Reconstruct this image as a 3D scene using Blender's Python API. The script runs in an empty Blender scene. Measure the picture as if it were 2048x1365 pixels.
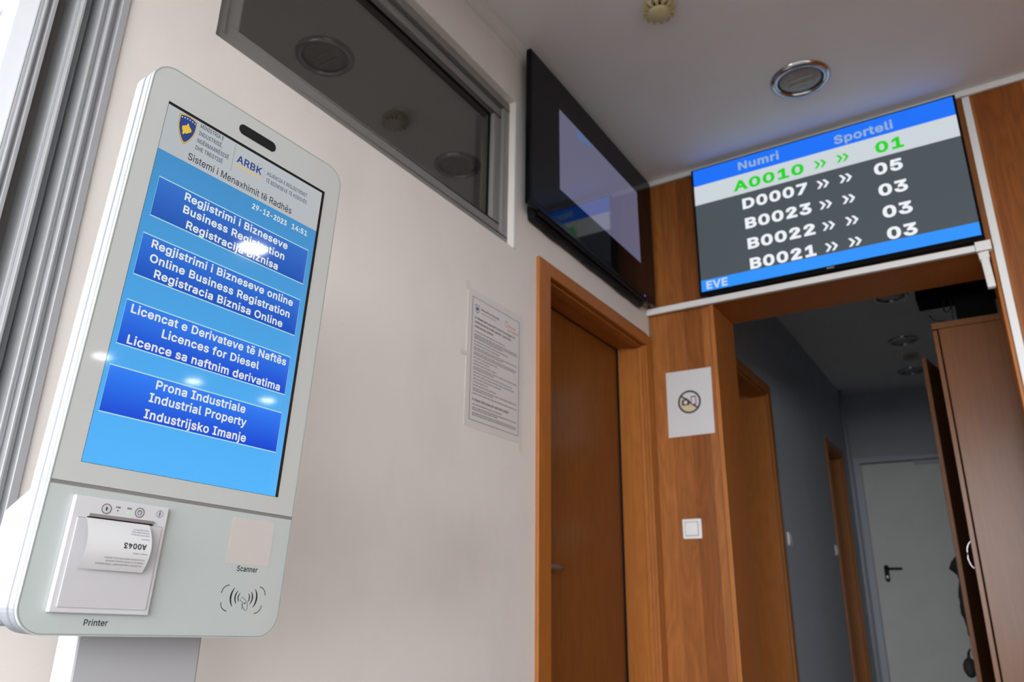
import bpy, bmesh, math, random
from mathutils import Vector, Matrix
from mathutils.geometry import delaunay_2d_cdt
random.seed(7)
SC = bpy.context.scene
COL = SC.collection

def lin(r, g, b):
    f = lambda v: (v/255/12.92) if v <= 10.3 else ((v/255+0.055)/1.055)**2.4
    return (f(r), f(g), f(b), 1.0)

# ------------------------------------------------------------------ camera, sky, exposure
cam = bpy.data.cameras.new('camera')
cam.sensor_width = 36.0
cam.lens = 1516.55/2048*36
cam.clip_start = 0.02
cam.dof.use_dof = True
cam.dof.focus_distance = 1.0
cam.dof.aperture_fstop = 7.0
co = bpy.data.objects.new('camera', cam)
COL.objects.link(co)
_r = Vector((0.84340688, 0.53707572, 0.01464624))
_d = Vector((-0.16665864, 0.28743659, -0.9431888))
_f = Vector((-0.51077367, 0.793051, 0.3319343))
co.matrix_world = Matrix(((_r.x, -_d.x, -_f.x, 0), (_r.y, -_d.y, -_f.y, 0), (_r.z, -_d.z, -_f.z, 0), (0, 0, 0, 1)))
SC.camera = co

world = bpy.data.worlds.new('daylight')
SC.world = world
world.use_nodes = True
bg = world.node_tree.nodes['Background']
bg.inputs[0].default_value = (0.93, 0.96, 1.0, 1)
# bright hazy horizon, paler overhead
_wt = world.node_tree
_tc = _wt.nodes.new('ShaderNodeTexCoord'); _sp = _wt.nodes.new('ShaderNodeSeparateXYZ'); _mr = _wt.nodes.new('ShaderNodeMapRange')
_mr.inputs['From Min'].default_value = 0.02; _mr.inputs['From Max'].default_value = 0.40
_mr.inputs['To Min'].default_value = 12.4; _mr.inputs['To Max'].default_value = 4.2
_wt.links.new(_tc.outputs['Generated'], _sp.inputs[0]); _wt.links.new(_sp.outputs['Z'], _mr.inputs['Value'])
_wt.links.new(_mr.outputs['Result'], bg.inputs[1])

# daylight entering through the open entrance (portal only guides the sky's light)
pl = bpy.data.lights.new('entrance_daylight', 'AREA')
pl.shape = 'RECTANGLE'; pl.size = 3.6; pl.size_y = 2.34
pl.cycles.is_portal = True
po = bpy.data.objects.new('entrance_daylight', pl)
po.location = (0.52, -1.0, 0.25)
po.rotation_euler = (math.pi/2, 0, 0)
COL.objects.link(po)

pl2 = bpy.data.lights.new('office_daylight', 'AREA')
pl2.shape = 'RECTANGLE'; pl2.size = 0.65; pl2.size_y = 0.95; pl2.cycles.is_portal = True
po2 = bpy.data.objects.new('office_daylight', pl2)
po2.location = (-2.225, 0.52, 0.075); po2.rotation_euler = (math.pi/2, 0, 0)
COL.objects.link(po2)

vs = SC.view_settings
vs.view_transform = 'Standard'; vs.look = 'None'; vs.gamma = 1.0; vs.use_curve_mapping = False
vs.exposure = 0.0
SC.cycles.max_bounces = 10
SC.cycles.diffuse_bounces = 6
SC.cycles.sample_clamp_indirect = 6.0

# ------------------------------------------------------------------ constants of the place
FLOOR, CEIL = -0.92, 1.986
WX = -1.25          # face of the white wall
BY = 3.11           # face of the oak wall

# ------------------------------------------------------------------ materials
def base_mat(name):
    m = bpy.data.materials.new(name); m.use_nodes = True
    nt = m.node_tree; return m, nt, nt.nodes['Principled BSDF']

def plain(name, col, rough=0.5, metal=0.0, coat=0.0, spec=0.5, noise=0.0, nscale=30, bump=0.0, bscale=200):
    m, nt, p = base_mat(name)
    p.inputs['Base Color'].default_value = (*col[:3], 1)
    p.inputs['Roughness'].default_value = rough
    p.inputs['Metallic'].default_value = metal
    p.inputs['Specular IOR Level'].default_value = spec
    p.inputs['Coat Weight'].default_value = coat
    p.inputs['Coat Roughness'].default_value = 0.05
    tc = nt.nodes.new('ShaderNodeTexCoord')
    if noise > 0:
        n = nt.nodes.new('ShaderNodeTexNoise'); n.inputs['Scale'].default_value = nscale; n.inputs['Detail'].default_value = 5
        nt.links.new(tc.outputs['Object'], n.inputs['Vector'])
        mr = nt.nodes.new('ShaderNodeMapRange'); mr.inputs['To Min'].default_value = 1-noise; mr.inputs['To Max'].default_value = 1+noise*0.4
        nt.links.new(n.outputs['Fac'], mr.inputs['Value'])
        mx = nt.nodes.new('ShaderNodeMix'); mx.data_type = 'RGBA'; mx.blend_type = 'MULTIPLY'; mx.inputs['Factor'].default_value = 1
        mx.inputs['A'].default_value = (*col[:3], 1)
        nt.links.new(mr.outputs['Result'], mx.inputs['B'])
        nt.links.new(mx.outputs['Result'], p.inputs['Base Color'])
    if bump > 0:
        n2 = nt.nodes.new('ShaderNodeTexNoise'); n2.inputs['Scale'].default_value = bscale; n2.inputs['Detail'].default_value = 3
        nt.links.new(tc.outputs['Object'], n2.inputs['Vector'])
        bp = nt.nodes.new('ShaderNodeBump'); bp.inputs['Strength'].default_value = bump; bp.inputs['Distance'].default_value = 0.002
        nt.links.new(n2.outputs['Fac'], bp.inputs['Height']); nt.links.new(bp.outputs['Normal'], p.inputs['Normal'])
    return m

def glow(name, col, strength=1.0, rough=0.06, top=None, spec=0.5):
    """a lit display: glossy black front that emits col (top: other colour at the upper end of the picture)"""
    m, nt, p = base_mat(name)
    p.inputs['Base Color'].default_value = (0.004, 0.004, 0.005, 1)
    p.inputs['Roughness'].default_value = rough
    p.inputs['Specular IOR Level'].default_value = spec
    p.inputs['Emission Strength'].default_value = strength
    if top is None:
        p.inputs['Emission Color'].default_value = (*col[:3], 1)
    else:
        tc = nt.nodes.new('ShaderNodeTexCoord'); sp = nt.nodes.new('ShaderNodeSeparateXYZ')
        nt.links.new(tc.outputs['Generated'], sp.inputs[0])
        mx = nt.nodes.new('ShaderNodeMix'); mx.data_type = 'RGBA'
        mx.inputs['A'].default_value = (*col[:3], 1); mx.inputs['B'].default_value = (*top[:3], 1)
        nt.links.new(sp.outputs['Z'], mx.inputs['Factor'])
        nt.links.new(mx.outputs['Result'], p.inputs['Emission Color'])
    return m

def wood(name, ca, cb, strip=0.0, axis='X', grain=0.35, rough=0.42, flame=0.25, gscale=1.0, coat=0.0, spec=0.3):
    m, nt, p = base_mat(name)
    p.inputs['Coat Weight'].default_value = coat; p.inputs['Coat Roughness'].default_value = 0.3
    p.inputs['Specular IOR Level'].default_value = spec
    N = nt.nodes.new; L = nt.links.new
    tc = N('ShaderNodeTexCoord')
    sp = N('ShaderNodeSeparateXYZ'); L(tc.outputs['Object'], sp.inputs[0])
    if strip > 0:
        dv = N('ShaderNodeMath'); dv.operation = 'DIVIDE'; dv.inputs[1].default_value = strip; L(sp.outputs[axis], dv.inputs[0])
        fl = N('ShaderNodeMath'); fl.operation = 'FLOOR'; L(dv.outputs[0], fl.inputs[0])
        wn = N('ShaderNodeTexWhiteNoise'); wn.noise_dimensions = '1D'; L(fl.outputs[0], wn.inputs['W'])
        tone = wn.outputs['Value']
    else:
        nz = N('ShaderNodeTexNoise'); nz.inputs['Scale'].default_value = 1.0; nz.inputs['Detail'].default_value = 2
        mp0 = N('ShaderNodeMapping'); mp0.inputs['Scale'].default_value = (7, 7, 0.5); L(tc.outputs['Object'], mp0.inputs[0]); L(mp0.outputs[0], nz.inputs['Vector'])
        tone = nz.outputs['Fac']; wn = None
    mx = N('ShaderNodeMix'); mx.data_type = 'RGBA'; mx.inputs['A'].default_value = (*ca, 1); mx.inputs['B'].default_value = (*cb, 1)
    L(tone, mx.inputs['Factor'])
    # fine pores
    mp = N('ShaderNodeMapping'); mp.inputs['Scale'].default_value = (95*gscale, 95*gscale, 3.2*gscale); L(tc.outputs['Object'], mp.inputs[0])
    n1 = N('ShaderNodeTexNoise'); n1.inputs['Scale'].default_value = 1; n1.inputs['Detail'].default_value = 6; n1.inputs['Roughness'].default_value = 0.65; n1.inputs['Distortion'].default_value = 0.4
    L(mp.outputs[0], n1.inputs['Vector'])
    # growth rings / flames
    mp2 = N('ShaderNodeMapping'); mp2.inputs['Scale'].default_value = (9, 9, 1.6); L(tc.outputs['Object'], mp2.inputs[0])
    if wn is not None:
        ad = N('ShaderNodeVectorMath'); ad.operation = 'ADD'
        sc = N('ShaderNodeVectorMath'); sc.operation = 'SCALE'; sc.inputs['Scale'].default_value = 20; L(wn.outputs['Color'], sc.inputs[0])
        L(mp2.outputs[0], ad.inputs[0]); L(sc.outputs[0], ad.inputs[1]); vec = ad.outputs[0]
    else:
        vec = mp2.outputs[0]
    n2 = N('ShaderNodeTexNoise'); n2.inputs['Scale'].default_value = 1; n2.inputs['Detail'].default_value = 2.5; L(vec, n2.inputs['Vector'])
    mu = N('ShaderNodeMath'); mu.operation = 'MULTIPLY'; mu.inputs[1].default_value = 18; L(n2.outputs['Fac'], mu.inputs[0])
    pp = N('ShaderNodeMath'); pp.operation = 'PINGPONG'; pp.inputs[1].default_value = 1; L(mu.outputs[0], pp.inputs[0])
    r1 = N('ShaderNodeMapRange'); r1.inputs['From Min'].default_value = 0.25; r1.inputs['From Max'].default_value = 0.75
    r1.inputs['To Min'].default_value = 1-grain; r1.inputs['To Max'].default_value = 1+grain*0.5; L(n1.outputs['Fac'], r1.inputs['Value'])
    r2 = N('ShaderNodeMapRange'); r2.inputs['To Min'].default_value = 1-flame; r2.inputs['To Max'].default_value = 1+flame*0.4; L(pp.outputs[0], r2.inputs['Value'])
    m1 = N('ShaderNodeMath'); m1.operation = 'MULTIPLY'; L(r1.outputs[0], m1.inputs[0]); L(r2.outputs[0], m1.inputs[1])
    m2 = N('ShaderNodeMix'); m2.data_type = 'RGBA'; m2.blend_type = 'MULTIPLY'; m2.inputs['Factor'].default_value = 1
    L(mx.outputs['Result'], m2.inputs['A']); L(m1.outputs[0], m2.inputs['B'])
    L(m2.outputs['Result'], p.inputs['Base Color'])
    p.inputs['Roughness'].default_value = rough
    bp = N('ShaderNodeBump'); bp.inputs['Strength'].default_value = 0.12; bp.inputs['Distance'].default_value = 0.001
    L(n1.outputs['Fac'], bp.inputs['Height']); L(bp.outputs['Normal'], p.inputs['Normal'])
    return m

def pane_mat(name, tint=(0.9, 0.92, 0.92), refl=0.10):
    m = bpy.data.materials.new(name); m.use_nodes = True
    nt = m.node_tree; nt.nodes.remove(nt.nodes['Principled BSDF'])
    out = nt.nodes['Material Output']
    t = nt.nodes.new('ShaderNodeBsdfTransparent'); t.inputs[0].default_value = (*tint, 1)
    g = nt.nodes.new('ShaderNodeBsdfGlossy'); g.inputs['Roughness'].default_value = 0.01; g.inputs['Color'].default_value = (0.9, 0.9, 0.9, 1)
    fr = nt.nodes.new('ShaderNodeFresnel')
    ge = nt.nodes.new('ShaderNodeNewGeometry'); mr = nt.nodes.new('ShaderNodeMapRange')       # same sheen on both faces of the sheet
    mr.inputs['To Min'].default_value = 1.5; mr.inputs['To Max'].default_value = 1/1.5
    nt.links.new(ge.outputs['Backfacing'], mr.inputs['Value']); nt.links.new(mr.outputs['Result'], fr.inputs[0])
    mx = nt.nodes.new('ShaderNodeMixShader')
    nt.links.new(fr.outputs[0], mx.inputs[0]); nt.links.new(t.outputs[0], mx.inputs[1]); nt.links.new(g.outputs[0], mx.inputs[2])
    nt.links.new(mx.outputs[0], out.inputs[0])
    return m

def wall_paint():
    """white emulsion with faint smudges of use"""
    m, nt, p = base_mat('white_wall_paint')
    N = nt.nodes.new; L = nt.links.new
    tc = N('ShaderNodeTexCoord')
    n = N('ShaderNodeTexNoise'); n.inputs['Scale'].default_value = 3.0; n.inputs['Detail'].default_value = 6; L(tc.outputs['Object'], n.inputs['Vector'])
    mp = N('ShaderNodeMapping'); mp.inputs['Scale'].default_value = (1, 2.2, 1.5); L(tc.outputs['Object'], mp.inputs[0])
    n3 = N('ShaderNodeTexNoise'); n3.inputs['Scale'].default_value = 1.6; n3.inputs['Detail'].default_value = 4; L(mp.outputs[0], n3.inputs['Vector'])
    r = N('ShaderNodeMapRange'); r.inputs['From Min'].default_value = 0.5; r.inputs['From Max'].default_value = 0.8; r.inputs['To Min'].default_value = 0; r.inputs['To Max'].default_value = 0.35
    L(n3.outputs['Fac'], r.inputs['Value'])
    r2 = N('ShaderNodeMapRange'); r2.inputs['To Min'].default_value = 0.0; r2.inputs['To Max'].default_value = 0.18; L(n.outputs['Fac'], r2.inputs['Value'])
    ad = N('ShaderNodeMath'); ad.operation = 'ADD'; L(r.outputs[0], ad.inputs[0]); L(r2.outputs[0], ad.inputs[1])
    # broad soft ellipse on the plaster, darker towards its middle
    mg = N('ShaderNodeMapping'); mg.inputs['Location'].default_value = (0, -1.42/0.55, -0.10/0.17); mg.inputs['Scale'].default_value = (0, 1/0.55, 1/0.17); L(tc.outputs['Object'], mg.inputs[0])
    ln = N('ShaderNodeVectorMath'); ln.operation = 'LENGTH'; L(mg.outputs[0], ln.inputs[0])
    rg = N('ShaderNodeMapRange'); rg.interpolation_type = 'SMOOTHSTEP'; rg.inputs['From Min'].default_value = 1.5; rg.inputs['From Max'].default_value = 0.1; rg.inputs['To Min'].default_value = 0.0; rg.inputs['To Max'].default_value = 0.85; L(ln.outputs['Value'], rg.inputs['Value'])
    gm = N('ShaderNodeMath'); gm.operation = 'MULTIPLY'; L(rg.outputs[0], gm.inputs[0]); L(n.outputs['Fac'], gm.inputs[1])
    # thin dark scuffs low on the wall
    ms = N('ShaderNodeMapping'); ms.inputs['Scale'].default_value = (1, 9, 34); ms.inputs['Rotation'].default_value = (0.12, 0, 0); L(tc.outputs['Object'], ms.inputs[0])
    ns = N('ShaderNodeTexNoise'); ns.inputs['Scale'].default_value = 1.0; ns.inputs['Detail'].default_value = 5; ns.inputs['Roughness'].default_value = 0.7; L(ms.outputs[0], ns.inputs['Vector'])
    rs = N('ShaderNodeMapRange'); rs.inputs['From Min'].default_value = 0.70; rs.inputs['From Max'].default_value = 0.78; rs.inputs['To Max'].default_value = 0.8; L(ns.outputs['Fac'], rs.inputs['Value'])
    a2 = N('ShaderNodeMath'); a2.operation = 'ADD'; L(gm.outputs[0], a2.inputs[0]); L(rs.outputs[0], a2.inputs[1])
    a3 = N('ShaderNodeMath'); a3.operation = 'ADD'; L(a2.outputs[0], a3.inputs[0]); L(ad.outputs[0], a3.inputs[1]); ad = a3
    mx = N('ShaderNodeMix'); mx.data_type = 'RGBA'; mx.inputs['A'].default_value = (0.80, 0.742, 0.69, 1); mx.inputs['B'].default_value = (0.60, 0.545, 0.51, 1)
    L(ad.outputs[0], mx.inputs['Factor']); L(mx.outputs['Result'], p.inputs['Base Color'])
    p.inputs['Roughness'].default_value = 0.6
    n2 = N('ShaderNodeTexNoise'); n2.inputs['Scale'].default_value = 160; L(tc.outputs['Object'], n2.inputs['Vector'])
    bp = N('ShaderNodeBump'); bp.inputs['Strength'].default_value = 0.08; bp.inputs['Distance'].default_value = 0.002
    L(n2.outputs['Fac'], bp.inputs['Height']); L(bp.outputs['Normal'], p.inputs['Normal'])
    return m

M = {}
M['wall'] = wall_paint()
M['ceiling'] = plain('ceiling_paint', (0.81, 0.81, 0.80), 0.8, noise=0.05, nscale=4)
M['corridor'] = plain('corridor_paint', (0.47, 0.50, 0.55), 0.7, noise=0.08, nscale=5)
M['cornice'] = plain('cornice_paint', (0.72, 0.69, 0.66), 0.6)
M['floor'] = plain('floor_tiles', (0.15, 0.135, 0.12), 0.4, noise=0.2, nscale=6)
M['paving'] = plain('entrance_paving', (0.10, 0.10, 0.095), 0.8, noise=0.3, nscale=9)
M['facade'] = plain('facade_white', (0.85, 0.86, 0.88), 0.7, noise=0.04)
M['oak'] = wood('oak_panelling', (0.40, 0.138, 0.030), (0.235, 0.066, 0.009), strip=0.083, axis='X', grain=0.26, flame=0.15)
M['lining'] = wood('beech_lining', (0.46, 0.160, 0.032), (0.38, 0.125, 0.022), grain=0.15, flame=0.08, rough=0.4)
M['beech'] = wood('beech_door_veneer', (0.25, 0.082, 0.012), (0.19, 0.058, 0.007), grain=0.2, flame=0.10, rough=0.35)
M['cabinet'] = wood('wardrobe_laminate', (0.20, 0.080, 0.030), (0.17, 0.065, 0.024), grain=0.12, flame=0.05, rough=0.25, coat=0.0, spec=0.24)
M['whitep'] = plain('white_plastic', (0.78, 0.77, 0.75), 0.35)
M['trimwhite'] = plain('white_trim_plastic', (0.80, 0.79, 0.77), 0.4)
M['frame_grey'] = plain('grey_window_profile', (0.215, 0.203, 0.192), 0.45)
M['alu'] = plain('brushed_aluminium_profile', (0.45, 0.45, 0.46), 0.38, metal=0.3)
M['aludark'] = plain('dark_gasket_profile', (0.115, 0.105, 0.095), 0.5)
M['sashwhite'] = plain('white_sash', (0.86, 0.88, 0.92), 0.35)
M['pane'] = pane_mat('clear_glass', (0.93, 0.94, 0.94))
M['panegrey'] = pane_mat('grey_tinted_glass', (0.81, 0.79, 0.76))
M['chrome'] = plain('chrome', (0.55, 0.57, 0.58), 0.18, metal=1.0)
M['dish'] = plain('smoked_lamp_glass', (0.30, 0.285, 0.265), 0.22, coat=0.1, noise=0.4, nscale=25)
M['reflector'] = plain('lamp_reflector', (0.33, 0.32, 0.30), 0.3, metal=0.6)
M['lamplit'] = glow('lit_lamp_glass', (1.0, 0.97, 0.92), 60.0, rough=0.3)
M['cream'] = plain('yellowed_cream_plastic', (0.62, 0.53, 0.30), 0.45)
M['detgrey'] = plain('white_detector_plastic', (0.55, 0.53, 0.50), 0.5)
M['blackdull'] = plain('black_dull_plastic', (0.003, 0.003, 0.003), 0.7, spec=0.04)
M['black'] = plain('black_plastic', (0.006, 0.006, 0.007), 0.45, spec=0.15)
M['blackgloss'] = plain('black_gloss_bezel', (0.004, 0.004, 0.005), 0.16, spec=0.15)
M['blackmatte'] = plain('black_matte_fabric', (0.012, 0.012, 0.012), 0.85, bump=0.3, bscale=60)
M['paper'] = plain('white_paper', (0.62, 0.61, 0.61), 0.75)
M['lam'] = plain('laminated_paper', (0.70, 0.665, 0.64), 0.35)
M['tape'] = plain('clear_tape', (0.72, 0.665, 0.615), 0.3)
M['ink'] = plain('black_ink', (0.03, 0.035, 0.04), 0.6)
M['greyink'] = plain('grey_ink', (0.25, 0.25, 0.26), 0.6)
M['lineink'] = plain('fine_print_ink', (0.22, 0.215, 0.215), 0.6)
M['tanink'] = plain('tan_ink', (0.62, 0.50, 0.33), 0.6)
M['pinkink'] = plain('pink_ink', (0.70, 0.55, 0.56), 0.6)
M['blueink'] = plain('navy_ink', (0.05, 0.09, 0.28), 0.6)
M['redink'] = plain('orange_ink', (0.70, 0.28, 0.20), 0.6)
M['metaldoor'] = plain('grey_metal_door', (0.80, 0.81, 0.76), 0.5, noise=0.12, nscale=4)
M['metalframe'] = plain('grey_metal_frame', (0.55, 0.58, 0.64), 0.5)
M['dull'] = plain('dull_steel', (0.30, 0.29, 0.29), 0.4, metal=0.7)
# kiosk
M['k_glass'] = plain('white_back_painted_glass', (0.47, 0.475, 0.455), 0.045)
M['k_lower'] = plain('pale_green_back_painted_glass', (0.44, 0.47, 0.455), 0.06)
M['k_glassedge'] = plain('glass_edge_green_grey', (0.25, 0.27, 0.25), 0.2)
M['k_house'] = plain('kiosk_white_metal', (0.25, 0.26, 0.28), 0.35)
M['k_edge'] = plain('kiosk_edge_rubber', (0.30, 0.30, 0.30), 0.4)
M['k_sep'] = plain('kiosk_separator', (0.20, 0.19, 0.18), 0.4)
M['k_stand'] = plain('stand_painted_steel', (0.45, 0.445, 0.455), 0.4)
M['k_scan'] = plain('scanner_frosted_window', (0.52, 0.47, 0.445), 0.3)
M['k_print'] = plain('printer_white_plastic', (0.56, 0.545, 0.555), 0.35)
M['k_print2'] = plain('printer_lid_plastic', (0.50, 0.485, 0.495), 0.38)
M['k_slot'] = plain('printer_slot_grey', (0.22, 0.19, 0.19), 0.35)
M['k_mark'] = plain('kiosk_dark_marking', (0.02, 0.025, 0.03), 0.5, spec=0.1)
M['e_black'] = plain('screen_border_black', (0.01, 0.012, 0.012), 0.06)
M['e_bg'] = glow('screen_sky_blue', lin(82, 180, 252), 1, 0.05, top=lin(66, 140, 196))
M['e_head'] = glow('screen_header_white', lin(178, 183, 187), 1, 0.05)
M['e_btn'] = [glow('menu_button_blue', lin(*a), 1, 0.05, top=lin(*b)) for a, b in
              (((32, 82, 178), (52, 112, 200)), ((26, 76, 188), (50, 116, 214)), ((18, 66, 205), (54, 126, 234)), ((14, 64, 208), (50, 128, 244)))]
M['e_line'] = glow('menu_button_outline', lin(176, 220, 216), 1, 0.05)
M['e_white'] = glow('screen_white_text', lin(232, 232, 230), 1, 0.05)
M['e_cream'] = glow('screen_pale_text', lin(226, 230, 222), 1, 0.05)
M['e_dark'] = glow('screen_dark_text', lin(48, 52, 60), 1, 0.05)
M['e_navy'] = glow('screen_navy', lin(42, 62, 128), 1, 0.05)
M['e_slate'] = glow('screen_slate_text', lin(66, 76, 98), 1, 0.05)
M['e_gold'] = glow('screen_gold', lin(212, 176, 60), 1, 0.05)
M['e_map'] = glow('screen_emblem_yellow', lin(224, 186, 62), 1, 0.05)
M['e_bord'] = glow('screen_emblem_border', lin(150, 138, 92), 1, 0.05)
M['e_grey'] = glow('screen_divider', lin(140, 150, 140), 1, 0.05)
# televisions
M['t_blue'] = glow('queue_header_blue', lin(22, 112, 248), 1, 0.25)
M['t_blue2'] = glow('queue_footer_blue', lin(44, 146, 255), 1, 0.25)
M['t_pale'] = glow('queue_row_pale', lin(203, 212, 216), 1, 0.25)
M['t_grey'] = glow('queue_row_slate', lin(74, 82, 88), 1, 0.25)
M['t_green'] = glow('queue_green_text', lin(34, 208, 34), 1, 0.25)
M['t_white'] = glow('queue_white_text', lin(238, 242, 246), 1, 0.25)
M['t_hdr'] = glow('queue_header_text', lin(146, 176, 208), 1, 0.25)
M['t_eve'] = glow('queue_footer_text', lin(196, 216, 240), 1, 0.25)
M['t_off'] = plain('dark_glossy_screen', (0.004, 0.004, 0.005), 0.06, spec=0.18)
M['t_page'] = glow('dim_white_page', lin(92, 92, 116), 1, 0.06)
M['t_cyan'] = glow('dim_blue_text', lin(48, 110, 165), 1, 0.06)
M['led_green'] = glow('green_status_light', (0.15, 1.0, 0.08), 1.6)
M['led_blue'] = glow('blue_status_light', (0.12, 0.10, 1.0), 1.5)

# ------------------------------------------------------------------ mesh helpers
class Fr:
    """local plane: a to the right, b up, c out of the plane"""
    def __init__(s, o=(0, 0, 0), a=(1, 0, 0), b=(0, 1, 0), c=(0, 0, 1)):
        s.o, s.a, s.b, s.c = Vector(o), Vector(a), Vector(b), Vector(c)
    def __call__(s, x, y, z=0.0):
        return s.o + s.a*x + s.b*y + s.c*z
ID = Fr()

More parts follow.
